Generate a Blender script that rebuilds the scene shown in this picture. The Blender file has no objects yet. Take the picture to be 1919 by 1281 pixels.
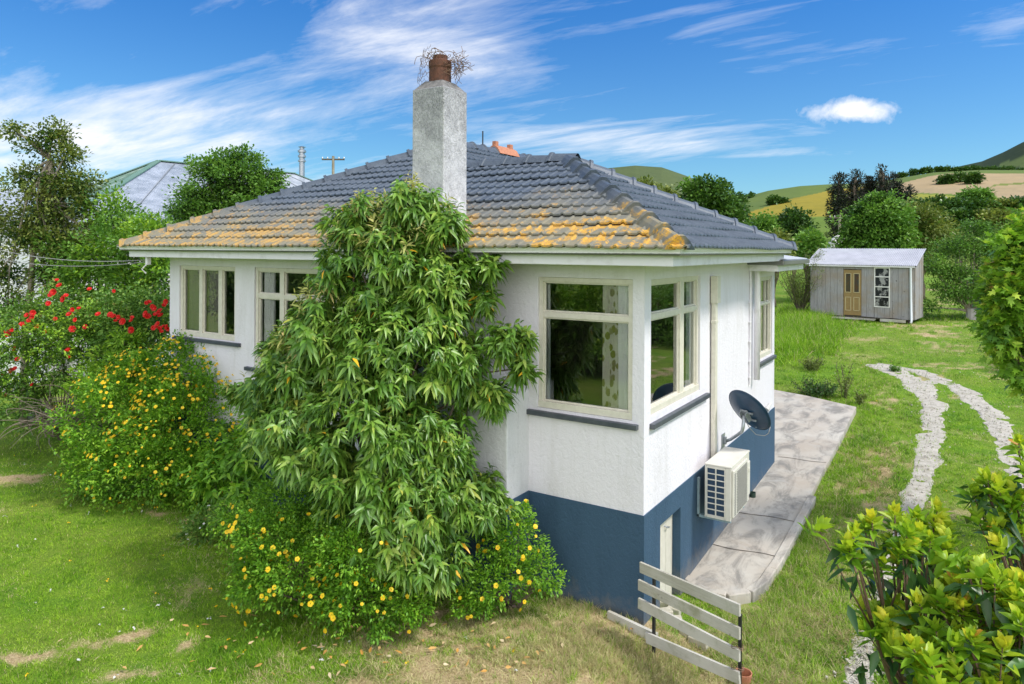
import bpy, math, random
import numpy as np
from math import sin, cos, radians, pi, sqrt
sc = bpy.context.scene
COL = sc.collection
# ------------------------------------------------------------------ camera
FPX = 1315.0; YAW = radians(32.6); ROLL = .0052
CAM = np.array([2.73, -6.80, 3.8])
cd = bpy.data.cameras.new('camera'); cam = bpy.data.objects.new('camera', cd); COL.objects.link(cam)
cd.sensor_width = 36; cd.lens = FPX / 1919 * 36; cd.shift_y = -(640.5 - 467) / 1919
cd.clip_start = .05; cd.clip_end = 8000
from mathutils import Matrix, Vector
cam.matrix_world = Matrix.Translation(CAM) @ Matrix.Rotation(YAW, 4, 'Z') @ Matrix.Rotation(pi / 2, 4, 'X') @ Matrix.Rotation(ROLL, 4, 'Z')
sc.camera = cam
# ------------------------------------------------------------------ exposure, sun, sky
sc.view_settings.view_transform = 'Standard'; sc.view_settings.look = 'None'
sc.view_settings.exposure = 1.12; sc.view_settings.gamma = 1
SUN_EL = radians(52); SUN_DIR = Vector((cos(SUN_EL) * .97, cos(SUN_EL) * .22, sin(SUN_EL)))   # towards the sun
sd = bpy.data.lights.new('sun', 'SUN'); sd.energy = 1.7; sd.angle = radians(9); sd.color = (1, .95, .88)
so = bpy.data.objects.new('sun', sd); COL.objects.link(so)
so.rotation_euler = SUN_DIR.to_track_quat('Z', 'Y').to_euler()


class NT:
    def __init__(s, tree):
        s.t = tree; s.n = tree.nodes; s.l = tree.links
    def node(s, typ, **kw):
        nd = s.n.new(typ)
        for k, v in kw.items():
            if k == 'ins':
                for a, b in v.items():
                    if isinstance(b, bpy.types.NodeSocket): s.l.new(b, nd.inputs[a])
                    else: nd.inputs[a].default_value = b
            else: setattr(nd, k, v)
        return nd
    def math(s, op, a, b=0., c=None, clamp=False):
        nd = s.n.new('ShaderNodeMath'); nd.operation = op; nd.use_clamp = clamp
        for i, x in enumerate([a, b] + ([c] if c is not None else [])):
            if isinstance(x, bpy.types.NodeSocket): s.l.new(x, nd.inputs[i])
            else: nd.inputs[i].default_value = x
        return nd.outputs[0]
    def mix(s, f, a, b, blend='MIX'):
        nd = s.n.new('ShaderNodeMix'); nd.data_type = 'RGBA'; nd.blend_type = blend
        for k, x in ((0, f), (6, a), (7, b)):
            if isinstance(x, bpy.types.NodeSocket): s.l.new(x, nd.inputs[k])
            else: nd.inputs[k].default_value = x if k == 0 else (tuple(x) + (1,) if len(x) == 3 else x)
        return nd.outputs[2]
    def ramp(s, f, stops, interp='LINEAR'):
        nd = s.n.new('ShaderNodeValToRGB'); nd.color_ramp.interpolation = interp
        e = nd.color_ramp.elements
        while len(e) < len(stops): e.new(.5)
        for i, (p, c) in enumerate(stops):
            e[i].position = p; e[i].color = (c, c, c, 1) if isinstance(c, (int, float)) else tuple(c) + (1,)
        s.l.new(f, nd.inputs[0]); return nd.outputs[0]
    def noise(s, vec, scale, detail=4, rough=.55, dist=0):
        nd = s.n.new('ShaderNodeTexNoise'); nd.inputs['Scale'].default_value = scale
        nd.inputs['Detail'].default_value = detail; nd.inputs['Roughness'].default_value = rough
        nd.inputs['Distortion'].default_value = dist
        if vec is not None: s.l.new(vec, nd.inputs['Vector'])
        return nd.outputs['Fac']
    def vmap(s, vec, scale=(1, 1, 1), rot=(0, 0, 0), loc=(0, 0, 0)):
        nd = s.n.new('ShaderNodeMapping'); nd.inputs['Scale'].default_value = scale
        nd.inputs['Rotation'].default_value = rot; nd.inputs['Location'].default_value = loc
        s.l.new(vec, nd.inputs['Vector']); return nd.outputs[0]


def dir_of(u, v):
    R0 = np.array([cos(YAW), sin(YAW), 0]); F = np.array([-sin(YAW), cos(YAW), 0]); U0 = np.array([0, 0, 1.])
    R = R0 * cos(ROLL) + U0 * sin(ROLL); U = -R0 * sin(ROLL) + U0 * cos(ROLL)
    return F + R * (u - 960) / FPX - U * (v - 467) / FPX
def wd(u, v, d): return CAM + dir_of(u, v) * d
def onz(u, v, z=0.):
    r = dir_of(u, v); return CAM + r * (z - CAM[2]) / r[2]
def onx(u, v, x=0.):
    r = dir_of(u, v); return CAM + r * (x - CAM[0]) / r[0]
def ony(u, v, y=0.):
    r = dir_of(u, v); return CAM + r * (y - CAM[1]) / r[1]

world = bpy.data.worlds.new('World'); sc.world = world; world.use_nodes = True
w = NT(world.node_tree); w.n.clear()
sky = w.node('ShaderNodeTexSky', sky_type='NISHITA', sun_disc=False, sun_elevation=SUN_EL, air_density=1.0, dust_density=.3, ozone_density=2.0)
sky.sun_rotation = math.atan2(SUN_DIR.x, SUN_DIR.y)
gen = w.node('ShaderNodeTexCoord').outputs['Generated']
sp = w.node('ShaderNodeSeparateXYZ', ins={0: gen})
zz = w.math('MAXIMUM', sp.outputs[2], 0.0)
# clouds live on a high flat layer: direction / height
den = w.math('ADD', zz, .12)
cx = w.math('DIVIDE', sp.outputs[0], den); cy = w.math('DIVIDE', sp.outputs[1], den)
cp = w.node('ShaderNodeCombineXYZ', ins={0: cx, 1: cy}).outputs[0]
cp2 = w.vmap(cp, rot=(0, 0, radians(28)), scale=(.6, 1.25, 1))
n1 = w.noise(cp2, 1.3, 10, .62, 1.1)
n2 = w.noise(w.vmap(cp, rot=(0, 0, radians(28)), scale=(.5, 2.0, 1), loc=(4.3, 1.2, 0)), 3.2, 8, .66, .35)
nn = w.math('ADD', w.math('MULTIPLY', n1, .62), w.math('MULTIPLY', n2, .38))
# where the cloud banks stand, as directions in the sky
def bump(u, v, ru, rv, amp):
    c = Vector(dir_of(u, v)).normalized()
    rt = Vector((cos(YAW), sin(YAW), 0)); rt = (rt - c * rt.dot(c)).normalized(); up = c.cross(rt) * -1
    if up.z < 0: up = -up
    out = []
    for ax, r in ((rt, ru / FPX), (up, rv / FPX)):
        d = w.node('ShaderNodeVectorMath', operation='DOT_PRODUCT', ins={0: gen, 1: tuple(ax)}).outputs['Value']
        d = w.math('DIVIDE', d, r); out.append(w.math('MULTIPLY', d, d))
    s2 = w.math('ADD', out[0], out[1])
    g = w.math('POWER', 2.718, w.math('MULTIPLY', s2, -1.0))
    front = w.node('ShaderNodeVectorMath', operation='DOT_PRODUCT', ins={0: gen, 1: tuple(c)}).outputs['Value']
    return w.math('MULTIPLY', g, w.math('MULTIPLY', w.math('GREATER_THAN', front, .3), amp))
tot = None
for b in [(130, 250, 330, 85, .25), (520, 205, 120, 30, .09), (760, 90, 200, 80, .19), (960, 120, 140, 60, .10), (1150, 262, 280, 38, .20),
          (1450, 285, 200, 18, .10), (1480, 80, 260, 60, .10), (430, 10, 260, 30, .08), (1880, 30, 60, 30, .06), (1000, 20, 300, 40, .08),
          (250, 70, 300, 60, -.14), (1750, 260, 200, 70, -.14), (1350, 190, 200, 40, -.08), (600, 290, 160, 50, -.03), (1300, 330, 300, 40, -.12), (1800, 60, 260, 90, -.10), (1060, 70, 200, 80, -.09), (500, 40, 160, 50, -.06), (1300, 60, 150, 60, -.05)]:
    x = bump(*b); tot = x if tot is None else w.math('ADD', tot, x)
# unseen cloud cover added overhead and behind the camera for white fill light
bk_ = w.math('MULTIPLY', w.node('ShaderNodeVectorMath', operation='DOT_PRODUCT', ins={0: gen, 1: (sin(YAW), -cos(YAW), 0)}).outputs['Value'], .34, clamp=True)
ov_ = w.math('MULTIPLY', w.math('SUBTRACT', zz, .5, clamp=True), .45)
tot = w.math('ADD', tot, w.math('ADD', bk_, ov_))
cf = w.ramp(w.math('ADD', nn, tot), [(.51, 0.), (.62, .25), (.82, .92)])
puffn = w.noise(gen, 34, 8, .62, .3)
pf = w.math('ADD', w.math('MULTIPLY', w.math('SUBTRACT', puffn, .5), 1.5), w.math('ADD', bump(1592, 212, 74, 19, .9), bump(1608, 196, 46, 17, .6)))
pf = w.ramp(pf, [(.38, 0.), (1.1, .95)])
cf = w.math('MAXIMUM', cf, pf)
haz = w.ramp(zz, [(0.0, (.25, .375, .42)), (.12, (.205, .35, .44)), (.32, (.105, .295, .49)), (1., (.11, .30, .49))])
skc = w.mix(1.0, sky.outputs[0], haz, 'MULTIPLY')
cbr = w.mix(w.math('MULTIPLY', bk_, 2.5, clamp=True), (3.3, 3.35, 3.5), (10.5, 10.3, 10.2))  # added clouds behind the camera made brighter to strengthen the fill
skc = w.mix(cf, skc, cbr)
bg = w.node('ShaderNodeBackground', ins={'Color': skc, 'Strength': .15})
out = w.node('ShaderNodeOutputWorld', ins={'Surface': bg.outputs[0]})

# ------------------------------------------------------------------ noise and terrain
def vnoise(x, y, seed=0):
    x = np.asarray(x, float); y = np.asarray(y, float)
    xi = np.floor(x).astype(np.int64); yi = np.floor(y).astype(np.int64); fx = x - xi; fy = y - yi
    fx = fx * fx * (3 - 2 * fx); fy = fy * fy * (3 - 2 * fy)
    def h(a, b):
        v = np.sin(a * 127.1 + b * 311.7 + seed * 74.7) * 43758.5453
        return v - np.floor(v)
    return (h(xi, yi) * (1 - fx) + h(xi + 1, yi) * fx) * (1 - fy) + (h(xi, yi + 1) * (1 - fx) + h(xi + 1, yi + 1) * fx) * fy
def fbm(x, y, seed=0, o=4):
    s = 0; a = .5; t = 0
    for i in range(o):
        s = s + a * vnoise(x * 2 ** i, y * 2 ** i, seed + i * 13); t += a; a *= .5
    return s / t
def sm(x):
    x = np.clip(x, 0, 1); return x * x * (3 - 2 * x)
def slab_z(y): return np.interp(y, [1.0, 6, 13], [-.11, .12, .31])
def gz(x, y):
    x = np.asarray(x, float); y = np.asarray(y, float)
    A = np.interp(y, [-40, 0, 3, 6, 11, 28, 60, 120, 400], [0, 0, 0, 0, .12, .66, 1.3, 1.7, 2.])
    dip = .2 * sm((x + .2 + .9 * sm((y - .25) / .6)) / .8) * (1 - sm((y - .5) / 6))
    b = (fbm(x * .7, y * .7, 3, 3) - .5) * .10 + (fbm(x * 3, y * 3, 5, 2) - .5) * .04 * np.clip(1.6 - np.hypot(x - 2.7, y + 6.8) / 11, 0, 1)
    return A - dip + b * np.minimum(1, .4 + np.hypot(x, y) / 20)
SPOTS = [(20, 895, .7, .35, 1), (90, 1225, .30, .12, .9), (215, 1200, .28, .14, .9), (370, 1210, .1, .16, .8), (105, 780, .3, .1, .7), (250, 1260, .4, .1, .7), (335, 875, .3, .1, .6), (290, 690 + 270, .3, .1, .8),
         (370, 975, .35, .12, .9), (500, 1010, .3, .12, .7), (550, 1050, .2, .1, .8), (850, 1230, .6, .35, .75), (1000, 1200, .6, .3, .8), (1120, 1190, .5, .3, .8), (1060, 1140, .3, .2, .7), (1250, 1230, .5, .3, .8), (760, 1215, .5, .2, .5),
         (1450, 1150, .35, .5, .8), (1480, 1080, .2, .4, .6), (1420, 1240, .3, .3, .8), (1560, 985, .1, .6, .4), (1500, 935, .2, .15, .8), (1520, 1010, .12, .5, .5), (1650, 980, .1, .4, .3), (1700, 640, 2., 1.2, .5), (1620, 660, 1.5, 1, .45), (1560, 640, 1, 1, .3), (1760, 680, 1.5, 1.2, .35), (1790, 570, 3, 1, .6)]
SPW = [(onz(u, v, 0), rx, ry, a) for u, v, rx, ry, a in SPOTS]
def dry(x, y):
    x = np.asarray(x, float); y = np.asarray(y, float)
    wx = x + (fbm(x * 1.5, y * 1.5, 21) - .5) * .7; wy = y + (fbm(x * 1.5, y * 1.5, 33) - .5) * .7
    r = sm((fbm(x * .9, y * .9, 8) - .60) / .2) * .35 + sm((x - .5) / 1.) * sm((fbm(x * 1.1, y * 1.1, 18) - .46) / .22) * .42
    for p, rx, ry, a in SPW:
        q = np.exp(-(((wx - p[0]) * cos(YAW) + (wy - p[1]) * sin(YAW)) / rx) ** 2 - ((-(wx - p[0]) * sin(YAW) + (wy - p[1]) * cos(YAW)) / ry) ** 2)
        r = np.maximum(r, a * q)
    zone = np.exp(-(((x + .25) * cos(YAW) + (y + 1.05) * sin(YAW)) / 2.1) ** 4 - ((-(x + .25) * sin(YAW) + (y + 1.05) * cos(YAW)) / .95) ** 4)
    r = np.maximum(r, zone * (.58 + .8 * sm((fbm(x * 2.4, y * 2.4, 57, 3) - .33) / .2)))
    bank = np.exp(-((x - 1.25) / .65) ** 2) * (y > -1.5) * (y < 9)
    r = np.maximum(r, bank * sm((fbm(x * 2.6, y * 1.6, 41) - .40) / .2) * .85)
    ff = sm((fbm(x * 5, y * 5, 17) - .3) / .4)
    return np.clip(r * (.6 + .75 * ff), 0, 1)

# ------------------------------------------------------------------ object helpers
ORG = {}
def thing(name, label=None, cat=None, loc=(0, 0, 0), group=None, parent=None, kind=None):
    o = bpy.data.objects.new(name, None); COL.objects.link(o); o.empty_display_size = .2
    loc = np.array(loc, float)
    o.location = loc - (ORG[parent.name] if parent else 0)
    if parent: o.parent = parent
    ORG[o.name] = loc
    tag(o, label, cat, group, kind); return o
def tag(o, label=None, cat=None, group=None, kind=None):
    for k, v in (('label', label), ('category', cat), ('group', group), ('kind', kind)):
        if v: o[k] = v
    return o
def link(name, me, m, parent=None, loc=None):
    o = bpy.data.objects.new(name, me); COL.objects.link(o)
    if m is not None: me.materials.append(m)
    if loc is None: loc = ORG[parent.name] if parent else np.zeros(3)
    ORG[o.name] = np.array(loc, float)
    if parent:
        o.parent = parent; o.location = ORG[o.name] - ORG[parent.name]
    else: o.location = loc
    return o
def npmesh(name, V, faces=None, quads=None, tris=None, m=None, parent=None, attrs=None, smooth=False, loc=None):
    """numpy mesh; world coordinates in, the object's own origin subtracted"""
    org = np.array(loc, float) if loc is not None else (ORG[parent.name] if parent else np.zeros(3))
    me = bpy.data.meshes.new(name); V = np.asarray(V, np.float32) - org.astype(np.float32)
    me.vertices.add(len(V)); me.vertices.foreach_set('co', V.ravel())
    parts = [np.asarray(a, np.int32) for a in (quads, tris) if a is not None and len(a)]
    idx = np.concatenate([a.ravel() for a in parts]); tots = np.concatenate([np.full(len(a), a.shape[1], np.int32) for a in parts])
    st = np.concatenate([[0], np.cumsum(tots)[:-1]]).astype(np.int32)
    me.loops.add(len(idx)); me.loops.foreach_set('vertex_index', idx)
    me.polygons.add(len(tots)); me.polygons.foreach_set('loop_start', st); me.polygons.foreach_set('loop_total', tots)
    if smooth: me.polygons.foreach_set('use_smooth', np.ones(len(tots), bool))
    me.update(calc_edges=True)
    for k, a in (attrs or {}).items():
        at = me.attributes.new(k, 'FLOAT', 'POINT'); at.data.foreach_set('value', np.asarray(a, np.float32))
    return link(name, me, m, parent, org)

class MB:
    def __init__(s): s.v = []; s.f = []
    def add(s, V, F):
        b = len(s.v); s.v += [tuple(map(float, p)) for p in V]; s.f += [tuple(b + i for i in f) for f in F]; return s
    def box(s, a, b):
        x0, y0, z0 = np.minimum(a, b); x1, y1, z1 = np.maximum(a, b)
        V = [(x0, y0, z0), (x1, y0, z0), (x1, y1, z0), (x0, y1, z0), (x0, y0, z1), (x1, y0, z1), (x1, y1, z1), (x0, y1, z1)]
        return s.add(V, [(0, 3, 2, 1), (4, 5, 6, 7), (0, 1, 5, 4), (1, 2, 6, 5), (2, 3, 7, 6), (3, 0, 4, 7)])
    def obox(s, c, ax, h):
        c = np.array(c, float); ax = [np.array(a, float) / np.linalg.norm(a) for a in ax]; V = []
        for k in (-1, 1):
            for i, j in ((-1, -1), (1, -1), (1, 1), (-1, 1)): V.append(c + ax[0] * i * h[0] + ax[1] * j * h[1] + ax[2] * k * h[2])
        return s.add(V, [(0, 3, 2, 1), (4, 5, 6, 7), (0, 1, 5, 4), (1, 2, 6, 5), (2, 3, 7, 6), (3, 0, 4, 7)])
    def bar(s, p, q, wdt, hgt, up=(0, 0, 1)):
        p = np.array(p, float); q = np.array(q, float); d = q - p; L = np.linalg.norm(d); sd_ = np.cross(d / L, up)
        return s.obox((p + q) / 2, [d, sd_, np.cross(sd_, d / L)], [L / 2, wdt / 2, hgt / 2])
    def tube(s, pts, rad, n=8, cap=True):
        pts = [np.array(p, float) for p in pts]; rad = [rad] * len(pts) if np.isscalar(rad) else list(rad)
        rings = []; prev = None
        for i, p in enumerate(pts):
            d = pts[min(i + 1, len(pts) - 1)] - pts[max(i - 1, 0)]; d = d / (np.linalg.norm(d) + 1e-9)
            if prev is None: prev = np.cross(d, (0.1, .2, 1.)) if abs(d[2]) < .95 else np.cross(d, (1., 0, 0))
            a = prev - d * np.dot(prev, d); a = a / (np.linalg.norm(a) + 1e-9); b = np.cross(d, a); prev = a
            rings.append([p + rad[i] * (a * cos(2 * pi * k / n) + b * sin(2 * pi * k / n)) for k in range(n)])
        V = [q for r in rings for q in r]; F = []
        for i in range(len(pts) - 1):
            for k in range(n): F.append((i * n + k, i * n + (k + 1) % n, (i + 1) * n + (k + 1) % n, (i + 1) * n + k))
        if cap: F += [tuple(range(n - 1, -1, -1)), tuple((len(pts) - 1) * n + k for k in range(n))]
        return s.add(V, F)
    def lathe(s, base, prof, n=20, axis=(0, 0, 1)):
        base = np.array(base, float); ax = np.array(axis, float); ax /= np.linalg.norm(ax)
        a = np.cross(ax, (1, 0, 0)) if abs(ax[0]) < .9 else np.cross(ax, (0, 1, 0)); a /= np.linalg.norm(a); b = np.cross(ax, a)
        V = [base + ax * z + r * (a * cos(2 * pi * k / n) + b * sin(2 * pi * k / n)) for r, z in prof for k in range(n)]
        F = [(i * n + k, i * n + (k + 1) % n, (i + 1) * n + (k + 1) % n, (i + 1) * n + k) for i in range(len(prof) - 1) for k in range(n)]
        return s.add(V, F)
    def build(s, name, m, parent=None, smooth=False, bevel=0, loc=None):
        org = np.array(loc, float) if loc is not None else (ORG[parent.name] if parent else np.zeros(3))
        me = bpy.data.meshes.new(name); me.from_pydata([tuple(np.array(p) - org) for p in s.v], [], s.f); me.update()
        if smooth: me.polygons.foreach_set('use_smooth', [True] * len(me.polygons))
        o = link(name, me, m, parent, org)
        if bevel:
            b = o.modifiers.new('bevel', 'BEVEL'); b.width = bevel; b.segments = 2; b.limit_method = 'ANGLE'
        return o

# ------------------------------------------------------------------ materials
def newmat(name):
    m = bpy.data.materials.new(name); m.use_nodes = True; t = NT(m.node_tree); t.n.clear()
    t.out = t.node('ShaderNodeOutputMaterial'); t.pos = t.node('ShaderNodeNewGeometry').outputs['Position']; t.m = m; return t
def prin(t, col, rough=.6, metal=0, spec=.5, bump=None, **kw):
    p = t.node('ShaderNodeBsdfPrincipled', ins={'Base Color': col if isinstance(col, bpy.types.NodeSocket) else tuple(col) + (1,), 'Roughness': rough, 'Metallic': metal, 'Specular IOR Level': spec})
    if bump is not None:
        h, st, ds = bump; b = t.node('ShaderNodeBump', ins={'Height': h, 'Strength': st, 'Distance': ds}); t.l.new(b.outputs[0], p.inputs['Normal'])
    return p.outputs[0]
def fin(t, s): t.l.new(s, t.out.inputs['Surface']); return t.m
def simple(name, c, rough=.5, c2=None, sc_=8, amt=(.35, .7), metal=0, spec=.5, bump=0, bsc=60, bd=.004):
    t = newmat(name); col = c
    if c2 is not None: col = t.mix(t.ramp(t.noise(t.pos, sc_, 5, .65), [(amt[0], 0.), (amt[1], 1.)]), c, c2)
    return fin(t, prin(t, col, rough, metal, spec, (t.noise(t.pos, bsc, 4), bump, bd) if bump else None))
def leafmat(name, cols, rough=.45, trans=.25, spec=.4):
    t = newmat(name); a = t.node('ShaderNodeAttribute', attribute_name='rnd').outputs['Fac']
    n = len(cols); col = t.ramp(a, [(p, c) for p, c in cols])
    s = prin(t, col, rough, 0, spec)
    tr = t.node('ShaderNodeBsdfTranslucent', ins={'Color': t.mix(.5, col, t.mix(1., col, (1.6, 1.5, .6), 'MULTIPLY'))}).outputs[0]
    mx = t.node('ShaderNodeMixShader', ins={0: trans, 1: s, 2: tr}); return fin(t, mx.outputs[0])

def stucco(name, c, dirt, dirtamt=.3, bumpst=.6, top=None, splash=False):
    t = newmat(name)
    n = t.noise(t.vmap(t.pos, scale=(1, 1, .75)), 22, 5, .62, .8)
    n2 = t.noise(t.pos, 55, 3, .6, .8)
    h = t.math('MULTIPLY', t.math('ADD', t.math('MULTIPLY', t.ramp(n, [(.38, 0.), (.62, 1.)]), .55), t.math('MULTIPLY', n2, .5)), t.math('ADD', .45, t.noise(t.pos, 2.2, 3)))
    d = t.ramp(t.noise(t.vmap(t.pos, scale=(1.6, 1.6, .35)), 1.6, 7, .7, .3), [(.50, 0.), (.8, 1.)])
    pit = t.ramp(t.noise(t.vmap(t.pos, scale=(1, 1, .8)), 26, 4, .7, 1.2), [(.28, 1.), (.36, 0.)])
    col = t.mix(t.math('MULTIPLY', d, dirtamt), c, dirt); col = t.mix(t.math('MULTIPLY', pit, .35), col, dirt)
    spz = t.node('ShaderNodeSeparateXYZ', ins={0: t.pos}).outputs[2]
    st = t.ramp(t.noise(t.vmap(t.pos, scale=(9, 9, .5)), 2.2, 5, .7), [(.55, 0.), (.75, 1.)]); col = t.mix(t.math('MULTIPLY', st, .16), col, dirt)
    if splash: col = t.mix(t.math('MULTIPLY', t.ramp(t.math('ADD', t.math('MULTIPLY', spz, -2.2), t.math('MULTIPLY', t.noise(t.pos, 7, 6, .7), 1.5)), [(.35, 0.), (.95, 1.)]), .5), col, (.20, .17, .13))
    if top:   # soot and lichen growing down from a height
        k = t.math('ADD', t.math('MULTIPLY', t.math('SUBTRACT', spz, top[0]), 1 / (top[1] - top[0])), t.math('MULTIPLY', t.math('SUBTRACT', t.noise(t.pos, 5, 6, .7), .5), 1.5))
        sp_ = t.ramp(t.noise(t.vmap(t.pos, scale=(1, 1, .7)), 34, 5, .75, 1.5), [(.44, 1.), (.56, 0.)])
        k = t.ramp(k, [(.1, 0.), (1.1, 1.)])
        col = t.mix(t.math('MULTIPLY', k, .62), col, (.17, .17, .18)); col = t.mix(t.math('MULTIPLY', sp_, t.math('ADD', t.math('MULTIPLY', k, .5), .06)), col, (.09, .09, .10))
    return fin(t, prin(t, col, .8, 0, .3, (h, bumpst, .009)))
M = {}
M['stucco'] = stucco('white_stucco', (.75, .73, .775), (.42, .40, .36), .42)
M['chim'] = stucco('chimney_stucco', (.70, .70, .715), (.28, .28, .3), .35, .9, (3.6, 5.9))
M['blue'] = stucco('blue_base_paint', (.043, .090, .148), (.016, .04, .07), .4, .6, None, True)
M['grey_sill'] = simple('dark_grey_sill_paint', (.05, .06, .075), .45, (.085, .095, .11))
M['cream'] = simple('cream_window_paint', (.70, .665, .57), .4, (.60, .57, .48), 14)
M['white_trim'] = simple('white_trim_paint', (.82, .80, .84), .4, (.56, .54, .52), 5, (.5, .9))
def gutter_mat():
    t = newmat('gutter_white_paint_grime_and_shade')
    n = t.ramp(t.noise(t.vmap(t.pos, scale=(1, 1, .25)), 7, 8, .75, .4), [(.5, 0.), (.72, 1.)])
    sp_ = t.ramp(t.noise(t.pos, 60, 4, .7), [(.58, 0.), (.66, 1.)])
    z = t.node('ShaderNodeSeparateXYZ', ins={0: t.pos}).outputs[2]
    col = t.mix(t.math('MULTIPLY', n, .25), (.84, .82, .85), (.46, .45, .40)); col = t.mix(t.math('MULTIPLY', t.math('MULTIPLY', sp_, n), .8), col, (.10, .11, .07))
    mould_shade_line = t.math('MULTIPLY', t.ramp(z, [(.0, 0.), (1., 0.)]), 1.) if False else t.math('MULTIPLY', t.math('LESS_THAN', t.math('ADD', z, t.math('MULTIPLY', t.noise(t.pos, 30, 4, .7), .012)), 3.775), .9)  # mould line, darkened to paint the shadow gap between gutter and fascia
    col = t.mix(mould_shade_line, col, (.07, .075, .06))
    return fin(t, prin(t, col, .38))
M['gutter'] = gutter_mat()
M['soffit'] = simple('soffit_paint', (.70, .69, .69), .6, (.5, .51, .46), 4)
M['galv'] = simple('galvanised_steel', (.42, .45, .48), .38, (.3, .33, .36), 20, metal=.7)
M['black'] = simple('black_steel', (.012, .012, .014), .5)
M['terracotta'] = simple('terracotta', (.13, .05, .028), .85, (.06, .03, .02), 18, bump=.3)
M['orange_tile'] = simple('orange_terracotta_tile', (.52, .22, .12), .75, (.35, .14, .08), 18)
M['mortar'] = simple('mortar', (.22, .21, .20), .9, (.10, .10, .10), 18, bump=.5)
M['room'] = simple('room_paint', (.22, .20, .17), .8)
M['floorboards'] = simple('floorboards', (.10, .06, .035), .5)
M['wire'] = simple('rusty_wire', (.17, .10, .06), .7)
M['cable'] = simple('cable', (.30, .30, .29), .6)
def roofmat():
    t = newmat('slate_blue_roof_tile')
    sp_ = t.node('ShaderNodeSeparateXYZ', ins={0: t.pos}); y = sp_.outputs[1]; x = sp_.outputs[0]; z = sp_.outputs[2]
    nrm = t.node('ShaderNodeSeparateXYZ', ins={0: t.node('ShaderNodeNewGeometry').outputs['True Normal']})
    big = t.noise(t.pos, 1.4, 4, .6); mid = t.noise(t.vmap(t.pos, scale=(1, 1, 1)), 6.5, 6, .7, .3); fine = t.noise(t.pos, 70, 5, .75)
    base = t.mix(t.ramp(mid, [(.35, 0.), (.7, 1.)]), (.046, .064, .090), (.092, .118, .150))
    base = t.mix(t.math('MULTIPLY', t.ramp(fine, [(.45, 0.), (.7, 1.)]), .5), base, (.15, .165, .19))
    # weathered, lichened lower courses of the front slope
    low = t.math('ADD', t.math('MULTIPLY', t.math('SUBTRACT', 4.62, z), 1.7), t.math('MULTIPLY', t.math('SUBTRACT', big, .5), 1.6))
    front = t.ramp(t.math('MULTIPLY', t.math('ADD', x, y), -1.), [(-.10 + .0, 0.), (.02, 1.)])
    hipn = t.ramp(t.math('ABSOLUTE', t.math('SUBTRACT', t.math('ABSOLUTE', t.math('ADD', x, y)), 0.)), [(.14, 1.), (.2, 0.)])
    side = t.ramp(t.math('ADD', t.math('ADD', x, y), t.math('MULTIPLY', t.math('SUBTRACT', mid, .5), .15)), [(.03, 1.), (.11, 0.)])
    low = t.math('MULTIPLY', t.ramp(low, [(.0, 0.), (1., 1.)]), side)
    tan = t.mix(t.ramp(mid, [(.4, 0.), (.6, 1.)]), (.21, .20, .145), (.29, .245, .13))
    base = t.mix(t.math('MULTIPLY', low, .72), base, tan)
    cell = t.noise(t.vmap(t.pos, scale=(1, 1, .6)), 5.5, 7, .62, .5)
    lk = t.ramp(t.math('ADD', cell, t.math('MULTIPLY', low, .12)), [(.61, 0.), (.68, 1.)])
    xr = t.ramp(t.math('MULTIPLY', t.math('ADD', x, 9.), .1), [(.0, .65), (.55, .55), (.9, 1.)])
    lk = t.math('MULTIPLY', t.math('MULTIPLY', t.math('MULTIPLY', lk, t.ramp(fine, [(.36, .15), (.52, 1.)])), low), xr)
    lich = t.mix(t.ramp(fine, [(.4, 0.), (.65, 1.)]), (.58, .25, .008), (.68, .42, .035))
    col = t.mix(t.math('MULTIPLY', lk, .92), base, lich)
    rough = t.math('ADD', .46, t.math('MULTIPLY', low, .35))
    return fin(t, prin(t, col, rough, 0, .45, (fine, .25, .004)))
M['roof'] = roofmat()
def glassmat():
    t = newmat('window_glass')
    lw = t.node('ShaderNodeFresnel', ins={'IOR': 1.9}).outputs[0]
    g = t.node('ShaderNodeBsdfGlossy', ins={'Roughness': 0.0, 'Color': (.95, .97, .95, 1)}).outputs[0]
    tr = t.node('ShaderNodeBsdfTransparent', ins={'Color': (.92, .94, .92, 1)}).outputs[0]
    b = t.node('ShaderNodeBump', ins={'Height': t.noise(t.pos, 1.2, 1), 'Strength': .06, 'Distance': .02})
    t.l.new(b.outputs[0], g.node.inputs['Normal'])
    f = t.math('ADD', t.math('MULTIPLY', lw, 1.25), .05, clamp=True)
    return fin(t, t.node('ShaderNodeMixShader', ins={0: f, 1: tr, 2: g}).outputs[0])
M['glass'] = glassmat()
def concrete():
    t = newmat('stained_concrete')
    a = t.noise(t.pos, 1.1, 6, .65, .4); b = t.noise(t.vmap(t.pos, rot=(0, 0, .5), scale=(2.2, .9, 1)), 1.5, 7, .7, .6); f = t.noise(t.pos, 90, 4, .7)
    col = t.mix(t.ramp(a, [(.38, 0.), (.62, 1.)]), (.55, .52, .455), (.45, .395, .325))
    col = t.mix(t.math('MULTIPLY', t.ramp(b, [(.46, 0.), (.62, 1.)]), .85), col, (.20, .19, .17))
    col = t.mix(t.math('MULTIPLY', t.ramp(t.noise(t.pos, 2.3, 8, .75, 1.), [(.55, 0.), (.66, 1.)]), .6), col, (.50, .485, .45))
    col = t.mix(t.math('MULTIPLY', f, .3), col, (.2, .19, .18))
    return fin(t, prin(t, col, .8, 0, .35, (f, .3, .004)))
M['concrete'] = concrete()
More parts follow.
